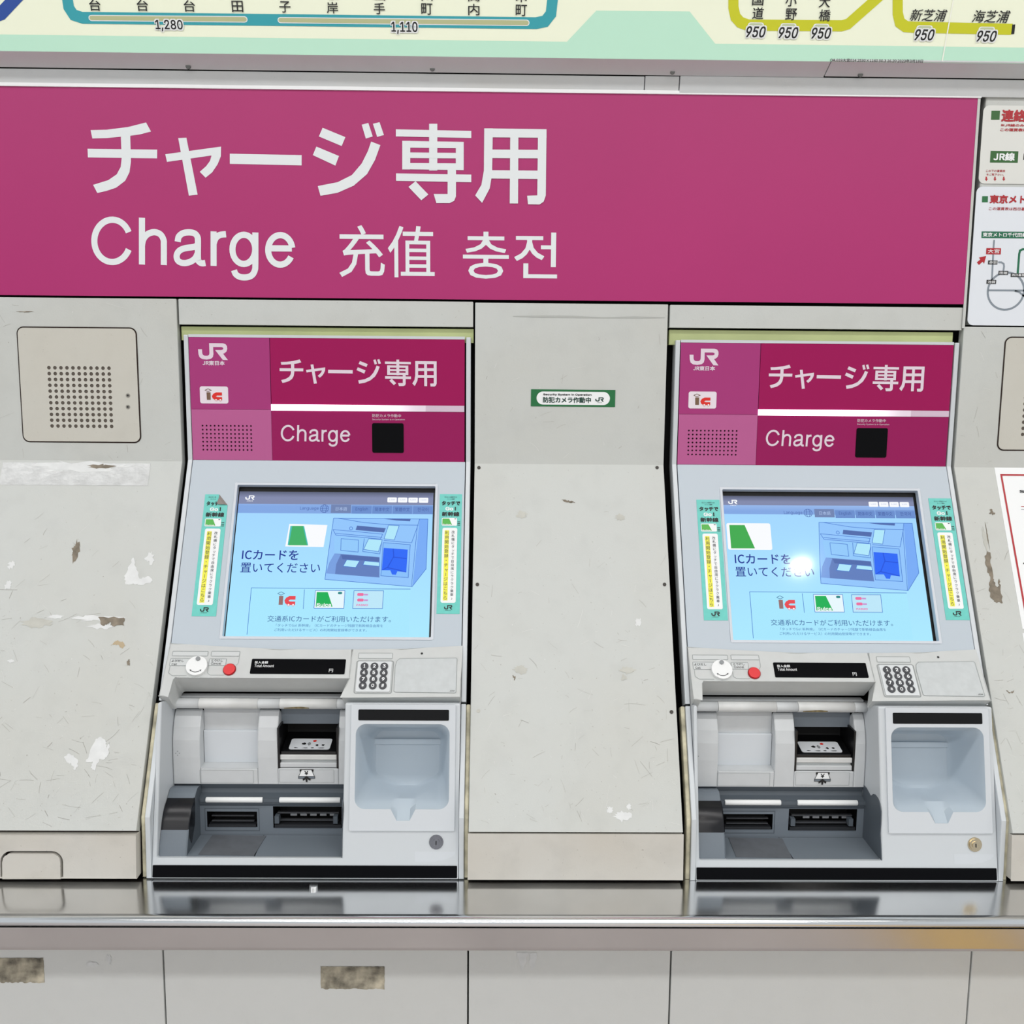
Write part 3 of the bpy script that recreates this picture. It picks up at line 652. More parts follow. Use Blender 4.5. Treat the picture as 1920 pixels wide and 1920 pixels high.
# ================================================================ CHARGE MACHINES
M_SHEET = mat('sheet_silver', (184, 194, 203), .42, .1, bump=.04, bscale=500)
M_TRIM = mat('trim_silver', (205, 210, 214), .38, .1)
M_SHELL = mat('shell_white', (204, 209, 213), .42, bump=.06, bscale=700)
M_CONS = mat('console_white', (201, 204, 203), .5, bump=.1, bscale=700, var=.04, vscale=40)
M_PLATEW = mat('plate_white', (208, 213, 218), .45, bump=.06, bscale=700)
M_INNER = mat('inner_white', (202, 205, 207), .4, bump=.05, bscale=700, var=.05, vscale=30)
M_BARW = mat('bar_white', (216, 217, 216), .3, var=.1, vscale=30)
M_GREY1 = mat('liner_grey', (112, 121, 130), .5, bump=.06, bscale=700)
M_GREY2 = mat('liner_dark', (84, 92, 100), .5, bump=.06, bscale=700)
M_LBAR = mat('guide_bar_white', (236, 238, 238), .3)
M_SLOT = mat('slot_black', (12, 12, 14), .35)
M_EDGE = mat('slot_edge', (120, 122, 126), .3, .5)
M_P1 = mat('panel_magenta', (156, 8, 84), .16, spec=.3); M_P2 = mat('panel_magenta_low', (150, 18, 88), .16, spec=.3)
M_P3 = mat('panel_mauve', (166, 56, 120), .16, spec=.3); M_P4 = mat('panel_pink', (184, 94, 146), .16, spec=.3)
M_PTXT = mat('panel_white', (226, 210, 222), .3)
M_LAMP = mat('status_lamp', (255, 250, 255), .3, emit=2.0); M_LAMPOFF = mat('status_lamp_off', (212, 190, 208), .3)
M_RBTN = mat('button_red', (218, 26, 34), .3); M_DIAL = mat('dial_white', (236, 238, 238), .35); M_GKNOB = mat('knob_grey', (140, 144, 146), .4)
M_KEY = mat('key_charcoal', (52, 54, 60), .4); M_LBL = mat('label_outline', (146, 152, 152), .5); M_LBF = mat('label_fill', (204, 208, 208), .5)
M_TAG = mat('label_light', (222, 226, 230), .4)
M_CHROME = mat('lock_chrome', (150, 150, 156), .18, 1); M_BRASS = mat('lock_brass', (214, 200, 172), .22, 1)
M_CAULK = mat('sealant', (204, 198, 172), .7, var=.5, vscale=40); M_TURQ = mat('sticker_turquoise', (104, 204, 194), .4, var=.06, vscale=120)
M_CARD = mat('ink_cardgreen', (78, 176, 66), .4); M_YEL = mat('ink_yellow', (240, 236, 70), .4); M_NAVY = mat('ink_navy', (34, 46, 60), .4); M_ICR = mat('ic_red', (220, 34, 24), .4); M_ICB = mat('ic_brown', (116, 88, 66), .5)
E_ = {}
def em(rgb, k=.98):
    key = (rgb, k)
    if key not in E_: E_[key] = mat('screen_%d_%d_%d' % rgb, rgb, .08, emit=k, spec=.3)
    return E_[key]
def gradient(name, top, bot, va, vb):
    """screen picture that fades from top to bottom, and a little across"""
    m = mat(name, top, .07, emit=1, spec=.3); nt = m.node_tree; b = nt.nodes['Principled BSDF']
    tc = nt.nodes.new('ShaderNodeTexCoord'); sp = nt.nodes.new('ShaderNodeSeparateXYZ'); nt.links.new(tc.outputs['Object'], sp.inputs[0])
    r = nt.nodes.new('ShaderNodeMapRange'); r.inputs['From Min'].default_value = va; r.inputs['From Max'].default_value = vb; nt.links.new(sp.outputs['Z'], r.inputs['Value'])
    x = nt.nodes.new('ShaderNodeMix'); x.data_type = 'RGBA'; x.inputs['A'].default_value = lin(top); x.inputs['B'].default_value = lin(bot)
    nt.links.new(r.outputs['Result'], x.inputs['Factor']); nt.links.new(x.outputs['Result'], b.inputs['Emission Color']); return m

ORG_L = Vector((-.296, -.264, Z(-.752)))
def MP(y, z, ang): return Plane((0, y-ORG_L.y, z+ZO-ORG_L.z), ang)
H_, S_, C_, G_ = MP(0, 0, 0), MP(0, -.1335, 26.5), MP(-.143, -.420, 42), MP(-.208, -.493, 12.5)
def q(pl, px, py, n=0): return pl.at(px, py, ORG_L, n)            # measured on the left machine
def qb(pl, x0, y0, x1, y1, n=0):
    mx, my = (x0+x1)/2, (y0+y1)/2
    return (q(pl, x0, my, n)[0], q(pl, mx, y1, n)[1], q(pl, x1, my, n)[0], q(pl, mx, y0, n)[1])
def LY(y): return y-ORG_L.y
def LZ(z): return z+ZO-ORG_L.z
def ic_logo(c, pl, box, n, out=None):
    u0, v0, u1, v1 = box; f = lambda x, y: (u0+(x-195)/275*(u1-u0), v1-(y-750)/215*(v1-v0))
    c.line(pl, [f(198, 778), f(248, 754), f(298, 778), f(248, 802)], (u1-u0)*.03, out or M_ICB, n, True)
    c.flat(pl, [f(222, 815), f(285, 815), f(285, 945), f(225, 945)], M_ICB if not out else em((150, 110, 110)), n)
    r = M_ICR if not out else em((232, 70, 80))
    c.flat(pl, [f(465, 815), f(375, 815), f(330, 838), f(305, 880), f(318, 920), f(352, 946), f(465, 946), f(465, 896), f(390, 896), f(366, 884), f(390, 868), f(465, 868)], r, n)
    for x in (370, 437):
        p = f(x, 946); k = (u1-u0)/275
        c.flat(pl, circ(p[0], p[1], 19*k, 12), r, n+.0001); c.flat(pl, circ(p[0], p[1], 14*k, 12), M_WHITE if not out else em((252, 246, 250)), n+.0002)

def lamp_fade(u0, u1):
    nt = M_LAMP.node_tree; b = nt.nodes['Principled BSDF']
    if b.inputs['Emission Strength'].is_linked: return
    tc = nt.nodes.new('ShaderNodeTexCoord'); sp = nt.nodes.new('ShaderNodeSeparateXYZ'); nt.links.new(tc.outputs['Object'], sp.inputs[0])
    r = nt.nodes.new('ShaderNodeMapRange'); r.interpolation_type = 'SMOOTHSTEP'
    for k, v in zip(('From Min', 'From Max', 'To Min', 'To Max'), (u0+(u1-u0)*.38, u0+(u1-u0)*.78, 1.9, .25)): r.inputs[k].default_value = v
    nt.links.new(sp.outputs['X'], r.inputs['Value']); nt.links.new(r.outputs['Result'], b.inputs['Emission Strength'])
    b.inputs['Base Color'].default_value = lin((200, 184, 198))
def make_machine(side, loc, label, screen, lockm, dx):
    root = bpy.data.objects.new('charge_machine', None); COL.objects.link(root); root.location = loc
    root.empty_display_size = .1; root['label'] = label; root['category'] = 'ticket machine'; root['group'] = 'card charge machines'
    HW = .2352
    # cabinet behind the front
    b = MB(); prof = [(.26, .078), (.26, -.7563), (-.13, -.7563), (-.085, -.36), (.020, -.13), (.020, .078)]
    ra = [Vector((-HW, LY(y), LZ(z))) for y, z in prof]; rb = [Vector((HW, LY(y), LZ(z))) for y, z in prof]
    b.loft([ra, rb], M_DARK, True, False, True); b.face(ra, M_DARK); b.build('cabinet', root, recalc=True)
    # silver side trims
    fr = [(.0, .0790), (.0, -.1335), (-.1835, -.5015)]; fl = [(-.1850, -.5045), (-.262, -.660), (-.2665, -.7563)]
    for sgn in (-1, 1):
        for nm, pr in (('side_trim', fr), ('lower_side_trim', fl)):
            b = MB(); xa, xb = sorted((sgn*.2358, sgn*.2438))
            b.ribbon([(LY(y), LZ(z)) for y, z in pr][::-1], xa, xb, .03, M_TRIM); b.build(nm, root, bevel=.0015, recalc=True)
    # ---- header
    b = MB(); g = .0003
    zones = {}
    ud = q(H_, 508.5, 760)[0]; vs = q(H_, 440, 767.5)[1]; bb = qb(H_, 508, 759.5, 869.5, 771); vt, vb_, ul, ur = .0755, -.1334, -.2345, .2330
    b.slab(H_, rect(ul, vs, ud, vt), -.006, 0, M_P3); b.slab(H_, rect(ud, bb[3], ur, vt), -.006, 0, M_P1); b.slab(H_, rect(ud, vb_, ur, bb[1]), -.006, 0, M_P2)
    hd = b.build('header_panel', root, bevel=.0004, label='magenta acrylic header')
    c = MB()
    g0 = qb(H_, 380.5, 798.5, 471, 843.5); hs = [circ(g0[0]+(g0[2]-g0[0])*i/12, g0[1]+(g0[3]-g0[1])*j/6, .00165, 8) for i in range(13) for j in range(7)]
    c.slab(H_, rect(ul, vb_, ud, vs), -.003, 0, M_P4, hs); c.flat(H_, rect(g0[0]-.01, g0[1]-.01, g0[2]+.01, g0[3]+.01), mat('grille_dark', (50, 14, 36), .8), -.0022)
    c.build('speaker_grille', hd, label='pink perforated grille')
    c = MB(); lit = ud+(ur-ud)*.80; lamp_fade(ud, ur)
    c.slab(H_, rect(ud, bb[1], lit, bb[3]), -.004, .0012, M_LAMP); c.slab(H_, rect(lit, bb[1], ur, bb[3]), -.004, .0010, M_LAMPOFF); c.build('status_light', hd, label='white light bar, lit on its left half')
    c = MB(); a = qb(H_, 698, 793.5, 757, 849); c.slab(H_, rrect(*a, r=.003), 0, .0010, mat('camera_window', (8, 8, 10), .14, spec=.1)); c.build('camera_window', hd, label='black camera window')
    c = MB()
    jr(c, H_, qb(H_, 371.5, 643.5, 427, 675), M_PTXT); c.text(H_, 'JR東日本', qb(H_, 380, 676.5, 421.5, 685), M_PTXT, .0004, .012)
    a = qb(H_, 375, 724.5, 428, 756.5); c.flat(H_, rrect(*a, r=.0035), mat('ic_plate', (232, 222, 230), .3), .0004); ic_logo(c, H_, (a[0]+.0085, a[1]+.0042, a[2]-.0100, a[3]-.0038), .0008)
    bb0 = tbox(BP, 164.3, 229.3, 1024.7, 383.7); bb1 = tbox(BP, 170, 405, 555, 526); m0 = remap(bb0, qb(H_, 524, 673.5, 819, 725)); m1 = remap(bb1, qb(H_, 526, 796, 657.5, 837.5))
    big_text(c, H_, M_PTXT, lambda k, u, v: m0(u, v), .0004, .5); charge_text(c, H_, M_PTXT, lambda k, u, v: m1(u, v), .0004, .0034, .5)
    c.text(H_, '防犯カメラ作動中', qb(H_, 698, 776.5, 752, 782.5), M_PTXT, .0004); c.text(H_, 'Security System is in Operation', qb(H_, 698, 785, 759, 788.5), M_PTXT, .0004)
    c.build('lettering', hd)
    b = MB(); b.slab(H_, rect(-.2345, vt+.0003, .2330, .0792), -.008, .0006, M_TRIM); b.build('top_trim', root, bevel=.0006)
    # ---- screen bezel
    op = (-.1535+dx, -.3078, .1845+dx, -.0458)
    b = MB(); b.slab(S_, rect(-.2345, -.345, .2345, -.0004), -.010, 0, M_SHEET, [rrect(*op, r=.0015, k=2)]); bz = b.build('screen_bezel', root)
    c = MB(); g = .0045; ring = rrect(op[0]-g, op[1]-g, op[2]+g, op[3]+g, r=.004, k=4)
    c.slab(S_, ring, 0, .0007, mat('bezel_lip', (206, 212, 220), .4), [rrect(*op, r=.0015, k=4)]); c.build('screen_surround', bz, bevel=.0005)
    # ---- display, 15 mm behind the bezel
    N0 = -.0125; W0, W1, V0, V1 = -.1525+dx, .1805+dx, -.3085, -.0530
    sl, sr = (screen['tl'], screen['bl']), (screen['tr'], screen['br'])
    b = MB(); b.slab(S_, rect(op[0]-.004, op[1]-.004, op[2]+.004, op[3]+.004), N0-.004, N0-.0006, mat('screen_frame', (8, 8, 10), .5)); dsp = b.build('display', root)
    TL, TR, BR, BL = [Vector(p) for p in screen['quad']]
    # projective map from photo pixels of this screen to the display area
    def solve(A, y):
        n = len(A); M = [r[:]+[v] for r, v in zip(A, y)]
        for i in range(n):
            p = max(range(i, n), key=lambda r: abs(M[r][i])); M[i], M[p] = M[p], M[i]
            for r in range(n):
                if r != i:
                    f = M[r][i]/M[i][i]; M[r] = [x-f*y2 for x, y2 in zip(M[r], M[i])]
        return [M[i][n]/M[i][i] for i in range(n)]
    A, Y = [], []
    for p, (u, v) in zip((TL, TR, BR, BL), ((W0, V1), (W1, V1), (W1, V0), (W0, V0))):
        A += [[p.x, p.y, 1, 0, 0, 0, -u*p.x, -u*p.y], [0, 0, 0, p.x, p.y, 1, -v*p.x, -v*p.y]]; Y += [u, v]
    h = solve(A, Y)
    f = lambda x, y: ((h[0]*x+h[1]*y+h[2])/(h[6]*x+h[7]*y+1), (h[3]*x+h[4]*y+h[5])/(h[6]*x+h[7]*y+1))
    fp = lambda *pts: [f(*p) for p in pts]
    def fb(x0, y0, x1, y1): mx, my = (x0+x1)/2, (y0+y1)/2; return (f(x0, my)[0], f(mx, y1)[1], f(x1, my)[0], f(mx, y0)[1])
    z0 = S_.pt(0, V1).z; z1 = S_.pt(0, V0).z
    c = MB(); n = N0
    c.flat(S_, rect(W0, V0, W1, V1), gradient('screen_sky', (160, 210, 254), (170, 232, 255), z0, z1), n)
    y0_, y1_, y2_ = screen['rows']
    va, vb2, vc = V1, f(600, y1_)[1] if side == 'L' else f(1540, y1_)[1], f(600, y2_)[1] if side == 'L' else f(1540, y2_)[1]
    zb0, zb1 = S_.pt(0, va).z, S_.pt(0, vb2).z
    c.flat(S_, rect(W0, vb2, W1, va), gradient('screen_bar', (36, 44, 62), (128, 136, 170), zb0, zb1), n+.0001)
    c.flat(S_, rect(W0, vc, W1, vb2), gradient('screen_tabs', (160, 192, 240), (128, 166, 226), zb1, S_.pt(0, vc).z), n+.0001)
    dk, w_, nv, ln = em((44, 92, 170)), em((250, 252, 255)), em((18, 48, 146)), em((92, 140, 214))
    TX = screen['f']                 # moves left-screen pixels onto this screen's picture
    F2 = lambda x, y: f(*TX(x, y)) if side == 'R' else f(x, y)
    fp = lambda *pts: [F2(*p) for p in pts]
    def fb(x0, y0, x1, y1): mx, my = (x0+x1)/2, (y0+y1)/2; return (F2(x0, my)[0], F2(mx, y1)[1], F2(x1, my)[0], F2(mx, y0)[1])
    jr(c, S_, fb(460.5, 923.5, 478, 932), w_, n+.0003); c.text(S_, 'JR東日本', fb(463, 933, 475, 935.5), w_, n+.0003)
    for i in range(4):
        x = 726.5+i*19.6; a = fb(x, 926.3+i*.1, x+17.6, 935.8+i*.1); c.flat(S_, rrect(*a, r=.0015, k=3), w_, n+.0003)
        c.text(S_, ('1,000', '3,000', '5,000', '10,000')[i], fb(x+3.5, 929.5, x+14, 932.5), em((150, 172, 220)), n+.0005)
    a = fb(621, 940.5, 658.5, 956.5); c.flat(S_, rect(*a), em((112, 132, 178)), n+.0002); c.text(S_, '日本語', fb(630, 945, 651, 952), em((176, 198, 236)), n+.0004)
    tb = gradient('screen_tab', (166, 206, 250), (104, 140, 204), zb1, S_.pt(0, vc).z)
    for x0, x1, t, ta, tb_ in ((660, 697, 'English', 667, 690), (698.5, 735, '简体中文', 703, 730), (736.5, 773, '繁體中文', 741, 768), (774.5, 811, '한국어', 783, 803)):
        c.flat(S_, rect(*fb(x0, 942, x1, 957.5)), tb, n+.0002); c.text(S_, t, fb(ta, 945.5, tb_, 953), em((66, 92, 160)), n+.0004)
    c.text(S_, 'Language', fb(563, 944.5, 598, 952), em((70, 100, 170)), n+.0003); a = fb(601, 941.5, 616.5, 955)
    gc = ((a[0]+a[2])/2, (a[1]+a[3])/2); gr = (a[2]-a[0])/2
    for rx in (1, .45): c.line(S_, arcpts(gc[0], gc[1], gr*rx, 0, 360, 24, gr), .0008, em((70, 100, 170)), n+.0003)
    for dv in (-.45, 0, .45): c.line(S_, [(gc[0]-gr*.9, gc[1]+gr*dv), (gc[0]+gr*.9, gc[1]+gr*dv)], .0007, em((70, 100, 170)), n+.0003)
    c.text(S_, 'ICカードを', fb(455.5, 1027.5, 561, 1046), nv, n+.0003, .004); c.text(S_, '置いてください', fb(453, 1052, 601.5, 1070.5), nv, n+.0003, .004)
    # the moving card
    if side == 'L':
        c.flat(S_, [f(*p) for p in ((543.5, 977.5), (614.5, 979.5), (607.5, 1021.5), (536, 1020.5))], w_, n+.0002)
        c.flat(S_, [f(*p) for p in ((545.5, 981.5), (545.5, 981.5), (571, 981.5), (579, 1018.5), (540.5, 1018))][1:], em((70, 190, 190)), n+.0004)
        c.flat(S_, [f(*p) for p in ((549, 981.5), (569, 981.5), (577, 1018.5), (542.5, 1018.5))], em((64, 176, 104)), n+.0006)
    else:
        c.flat(S_, rrect(*[k for k in (f(1366, 1004)[0], f(1406, 1030.5)[1], f(1448.5, 1004)[0], f(1406, 981)[1])], r=.003, k=3), w_, n+.0002)
        c.flat(S_, [f(*p) for p in ((1370, 984.5), (1398.5, 984.5), (1418, 1028), (1373.5, 1028))], em((62, 170, 78)), n+.0004)
    # line drawing of the machine itself
    fill = em((146, 198, 253)); fl2 = em((120, 172, 247)); gy = em((96, 126, 190)); gy2 = em((78, 106, 172)); pale = em((176, 232, 252)); lb = em((70, 120, 206))
    def poly(pts, m, k): c.flat(S_, fp(*pts), m, n+.0002+k*.00012)
    def ol(pts, k=6, closed=True, wd=.0009, m=None): c.line(S_, fp(*pts), wd, m or lb, n+.0002+k*.00012, closed)
    def D_(x, y): return (620+x/9.6, 910+y/9.6)
    dp = lambda *pts: [D_(*p) for p in pts]
    poly(dp((60, 540), (1600, 550), (1460, 1780), (-90, 1660), (-80, 1500)), fill, 0); poly(dp((1600, 550), (1750, 550), (1720, 1460), (1470, 1785)), fl2, 0)
    ol(dp((60, 540), (1750, 550), (1720, 1460), (1470, 1785), (-90, 1660), (-20, 1100)), 5); ol(dp((1600, 550), (1560, 700), (1460, 1780)), 5, False)
    poly(dp((960, 548), (1440, 552), (1430, 592), (1180, 578)), gy2, 2); ol(dp((140, 542), (600, 620), (1030, 655), (1580, 665)), 5, False)
    poly(dp((480, 675), (995, 720), (965, 800), (455, 755)), gy2, 2); ol([(620+(372+28*math.cos(t))/9.6, 910+(727+28*math.sin(t))/9.6) for t in [i*.6 for i in range(11)]], 5, True)
    poly(dp((1045, 665), (1235, 675), (1150, 935), (965, 915)), pale, 2); ol(dp((1045, 665), (1235, 675), (1150, 935), (965, 915)), 6); ol(dp((1570, 670), (1460, 985), (960, 945)), 5, False)
    ol(dp((50, 750), (940, 830), (900, 920), (100, 850)), 5); ol(dp((100, 820), (930, 890)), 5, False)
    poly(dp((70, 870), (930, 915), (880, 1245), (75, 1180)), em((146, 202, 252)), 1); ol(dp((195, 915), (505, 940), (500, 1160), (190, 1130)), 5)
    poly(dp((680, 920), (920, 940), (920, 980), (860, 1145), (600, 1110)), pale, 2); ol(dp((610, 910), (585, 1150), (890, 1190), (930, 930), (690, 915), (600, 1110), (865, 1150), (920, 985)), 6, False)
    poly(dp((80, 1185), (885, 1250), (885, 1620), (-70, 1550), (-10, 1350)), gy, 2); poly(dp((200, 1210), (885, 1255), (885, 1330), (220, 1290)), gy2, 3); poly(dp((-5, 1350), (80, 1185), (190, 1205), (110, 1380), (90, 1560), (-70, 1550)), em((120, 160, 226)), 3)
    for pts in (((300, 1300), (530, 1320), (460, 1440), (235, 1420)), ((620, 1320), (885, 1345), (885, 1420), (590, 1390))): poly(dp(*pts), pale, 4); ol(dp(*pts), 6)
    poly(dp((950, 985), (1435, 1020), (1400, 1620), (910, 1590)), em((136, 192, 252)), 2); ol(dp((950, 985), (1435, 1020), (1400, 1620), (910, 1590)), 5)
    bl_ = em((40, 104, 248)); poly(dp((960, 1080), (1390, 1110), (1365, 1525), (1205, 1505), (1180, 1570), (1110, 1565), (1080, 1490), (925, 1490)), bl_, 4)
    for pts in (((1130, 1095), (1140, 1240), (1030, 1440)), ((1140, 1250), (1370, 1275)), ((940, 1485), (1020, 1440), (1210, 1480), (1360, 1520))): ol(dp(*pts), 8, False, .0016, em((30, 82, 220)))
    # information box
    poly([(473.5, 1099.5), (770, 1100.5), (767, 1188.5), (466, 1188)], em((168, 232, 255)), 0); ol([(466, 1188), (473.5, 1099.5), (770, 1100.5)], 2, False)
    ic_logo(c, S_, fb(521.5, 1106.5, 556.5, 1134), n+.0006, em((80, 130, 170))); ol([(572.5, 1102), (570.5, 1139)], 2, False)
    for x0, x1 in ((592, 648), (664, 720)):
        sh = 0 if x0 < 600 else 1
        pts = [(x0+1, 1104), (x1, 1104), (x1-2, 1137.5), (x0-1.5, 1137.5)]
        poly(pts, em((232, 248, 254)) if not sh else em((190, 232, 250)), 2); ol(pts, 4)
    poly([(595.5, 1107), (616, 1107), (625, 1134.5), (594, 1134.5)], em((16, 176, 84)), 4); c.text(S_, 'Suica', fb(595.5, 1128, 622.5, 1134.5), w_, n+.0010, .02)
    a = fb(635, 1106.5, 643, 1111); c.flat(S_, rrect(*a, r=.002), em((30, 130, 130)), n+.0009)
    for y, t in ((1110, 'ORCA'), (1120.5, 'ORCA'), (1129.5, None)):
        if t: a = fb(671, y-1.5, 683, y+4); c.flat(S_, rrect(*a, r=.002), em((238, 110, 160)), n+.0009); c.flat(S_, rect(*fb(683.5, y, 691, y+3)), em((200, 150, 210)), n+.0009)
        else: c.text(S_, 'PASMO', fb(669.5, y, 691, y+3.6), em((232, 110, 170)), n+.0009, .02)
    c.text(S_, '交通系ICカードがご利用いただけます。', fb(504, 1152, 734, 1163.5), em((40, 84, 150)), n+.0006); c.text(S_, '「タッチでGo! 新幹線」（ICカードのチャージ残額で新幹線自由席を', fb(520, 1167.5, 719, 1173), em((64, 110, 176)), n+.0006)
    c.text(S_, 'ご利用いただけるサービス）の利用開始登録等ができます。', fb(517, 1176, 689, 1181.5), em((64, 110, 176)), n+.0006)
    c.build('screen_picture', dsp)
    # ---- operating console
    k = 16; crv = [(-HW+2*HW*i/k, -.0005-.0105*(1-((i-8.5)/8.5)**2) if i < 16.9 else 0) for i in range(k+1)]
    su = q(C_, 655, 1272)[0]; sv = q(C_, 500, 1272)[1]; lu = q(C_, 319.5, 1285)[0]+.003
    b = MB(); cb = -.0908
    cv = lambda u: -.0005-.0105*(1-((u+HW)/HW-1)**2)
    cut = (su, cv(su)); left = [p for p in crv if p[0] < su-.002]+[cut]; right = [cut]+[p for p in crv if p[0] > su+.002]
    b.slab(C_, [(-HW, cb), (lu-.004, cb), (lu, sv-.003), (lu+.003, sv), (su, sv)]+left[::-1], -.052, 0, M_CONS)
    b.slab(C_, [(su, sv), (su-.0095, cb), (HW, cb)]+right[::-1], -.030, 0, M_CONS)
    cons = b.build('console', root, bevel=.0016)
    c = MB()
    for a in (qb(C_, 323.5, 1221.5, 390, 1230), qb(C_, 396.5, 1221.5, 449.5, 1230.5), qb(C_, 319, 1235, 371, 1248.5), qb(C_, 392, 1235.5, 424, 1248)):
        c.flat(C_, rrect(*a, r=.001, k=2), M_LBF, .0004); c.line(C_, rrect(*a, r=.001, k=2), .0007, M_LBL, .0007, True)
    for p0, p1, q0, q1 in (((319, 1249), (316, 1262), (323, 1267), (350, 1267)), ((391, 1248), (389, 1262), (394, 1266), (420, 1266))): c.line(C_, [q(C_, *p) for p in (p0, p1, q0, q1)], .0006, M_LBL, .0006)
    c.line(C_, [q(C_, *p) for p in ((449, 1231), (447, 1243), (443, 1248))], .0006, M_LBL, .0006)
    c.text(C_, 'よびだし', qb(C_, 322, 1237, 345, 1241.5), M_BLACK, .0008, .006); c.text(C_, 'Call', qb(C_, 322, 1243.5, 332, 1247.5), M_BLACK, .0008)
    c.text(C_, 'とりけし', qb(C_, 397, 1236.5, 418, 1241), M_BLACK, .0008, .006); c.text(C_, 'Cancel', qb(C_, 396, 1242, 415, 1246.5), M_BLACK, .0008)
    for px, py in ((791, 1225.5),): u, v = q(C_, px, py); c.flat(C_, circ(u, v, .0019, 12), M_BLACK, .0005)
    c.build('lettering', cons)
    u, v = q(C_, 370, 1250.5); c = MB(); c.slab(C_, circ(u, v, .0165, 40), 0, .0055, M_DIAL); dial = c.build('call_dial', cons, bevel=.0008, label='round white call dial')
    u2, v2 = q(C_, 373.2, 1238.2); c = MB(); c.slab(C_, circ(u2, v2, .0034, 20), .0055, .0075, M_GKNOB); c.build('knob', dial, bevel=.0006)
    c = MB(); c.line(C_, arcpts(u, v, .0115, 235, 305, 8), .0009, M_BLACK, .0060)
    for a0, s_ in ((232, -1), (308, 1)):
        p = Vector((u+.0115*math.cos(R(a0)), v+.0115*math.sin(R(a0)))); t = Vector((-math.sin(R(a0)), math.cos(R(a0))))*s_; nn = Vector((t.y, -t.x))
        c.flat(C_, [tuple(p+t*.003), tuple(p+nn*.0014), tuple(p-nn*.0014)], M_BLACK, .0060)
    c.build('arrow_mark', dial)
    u, v = q(C_, 430.5, 1255.8); c = MB(); c.slab(C_, circ(u, v, .0103, 32), 0, .0012, mat('ring_red', (150, 30, 36), .4)); c.slab(C_, circ(u, v, .0090, 32), .001, .0032, M_RBTN); c.build('cancel_button', cons, bevel=.0007, label='round red cancel button')
    a = (q(C_, 470.5, 1250)[0], q(C_, 560, 1264)[1], q(C_, 647.5, 1250)[0], q(C_, 560, 1236)[1])
    c = MB(); c.slab(C_, rrect(*a, r=.0015, k=3), 0, .0008, M_GLOSSK); dd = c.build('amount_display', cons, label='black amount display strip')
    c = MB(); c.text(C_, '投入金額', qb(C_, 478, 1240, 503, 1245), M_WHITE, .0012, .012); c.text(C_, 'Total Amount', qb(C_, 477.5, 1246.5, 514, 1251.5), M_WHITE, .0012, .004); c.text(C_, '円', qb(C_, 617, 1254.5, 624.5, 1261), M_WHITE, .0012)
    c.build('lettering', dd)
    a = qb(C_, 672.5, 1225, 736, 1235); c = MB(); c.slab(C_, rrect(*a, r=.001, k=2), 0, .0005, M_LBF); c.line(C_, rrect(*a, r=.001, k=2), .0006, M_LBL, .0008, True)
    c.build('label_plate', cons)
    a = qb(C_, 669.5, 1241, 733, 1298); c = MB()
    c.line(C_, rrect(a[0]-.0025, a[1]-.002, a[2]+.0025, a[3]+.0015, r=.003, k=3), .0016, mat('groove', (150, 154, 154), .6), .0003, True)
    c.slab(C_, rrect(*a, r=.002, k=3), 0, .0022, mat('keypad_plate', (214, 218, 220), .4)); kp = c.build('keypad', cons, bevel=.0006)
    x_, y_ = [q(C_, p, 1270)[0]+.0005 for p in (681.5, 700.2, 718.7)], [q(C_, 700, p)[1] for p in (1250.7, 1262.7, 1275, 1287)]
    for r_, row in enumerate(('123', '456', '789', '*0#')):
        for k_, ch in enumerate(row):
            c = MB(); c.slab(C_, circ(x_[k_], y_[r_], .0062, 20), .0022, .0036, M_KEY)
            hh = .0029; ww = .0015 if ch == '1' else .0022
            c.text(C_, '＊' if ch == '*' else ch, (x_[k_]-ww, y_[r_]-hh, x_[k_]+ww, y_[r_]+hh), M_WHITE, .0039, .02); c.build('key', kp)
    pts = [q(C_, *p) for p in ((741, 1298), (738.5, 1296), (741, 1250), (744, 1240), (750, 1235), (855, 1234), (857, 1236), (855, 1298), (853, 1299.5))]
    c = MB(); c.slab(C_, pts[::-1] if False else pts, 0, .0006, mat('pad_grey', (198, 203, 204), .55, var=.06, vscale=90)); c.line(C_, pts, .0007, M_LBL, .0009, True)
    c.text(C_, 'JCM', qb(C_, 843, 1294.5, 852, 1297), M_BLACK, .001); c.build('writing_pad', cons, label='flat grey plate beside the keypad')
    # ---- lower housing
    b = MB()
    OL, OR, OB = -.2290, .0556, -.2392
    po_ = [(-HW, -.0030), (OL-.001, -.0030), (OL, OB), (OR, OB), (OR, -.0030), (HW, -.0030), (HW, -.2725), (-HW, -.2725)]
    tr = [q(G_, *p) for p in ((669.5, 1500), (668, 1375))]
    x0, x1 = q(G_, 666.5, 1440)[0], q(G_, 842.5, 1440)[0]; vt_, vb3 = q(G_, 750, 1357.5)[1], q(G_, 750, 1516.5)[1]
    sp = [q(G_, *p) for p in ((779, 1516.5), (768, 1538), (744, 1538), (733, 1516.5))]
    def dish(du, dv0, dv1, n, spv, r_):
        """rounded opening with a spout in its lower edge, as points on G_ pushed back by n"""
        base = rrect(x0+du, vb3+dv1, x1-du, vt_-dv0, r_, 7); out = base[:24]
        s_ = [(sp[3][0], vb3+dv1), (sp[2][0], vb3+dv1-(vb3-sp[2][1])*spv), (sp[1][0], vb3+dv1-(vb3-sp[1][1])*spv), (sp[0][0], vb3+dv1)]
        return [(u, v) for u, v in base[:24]]+s_+[(u, v) for u, v in base[24:]]
    d0 = dish(0, 0, 0, 0, 1, .016)
    b.slab(G_, po_, -.085, 0, M_SHELL, [d0]); 
    for v_ in b.bm.verts: v_.co.z = max(v_.co.z, LZ(-.7563))
    hs_ = b.build('lower_housing', root, bevel=.0025, seg=3)
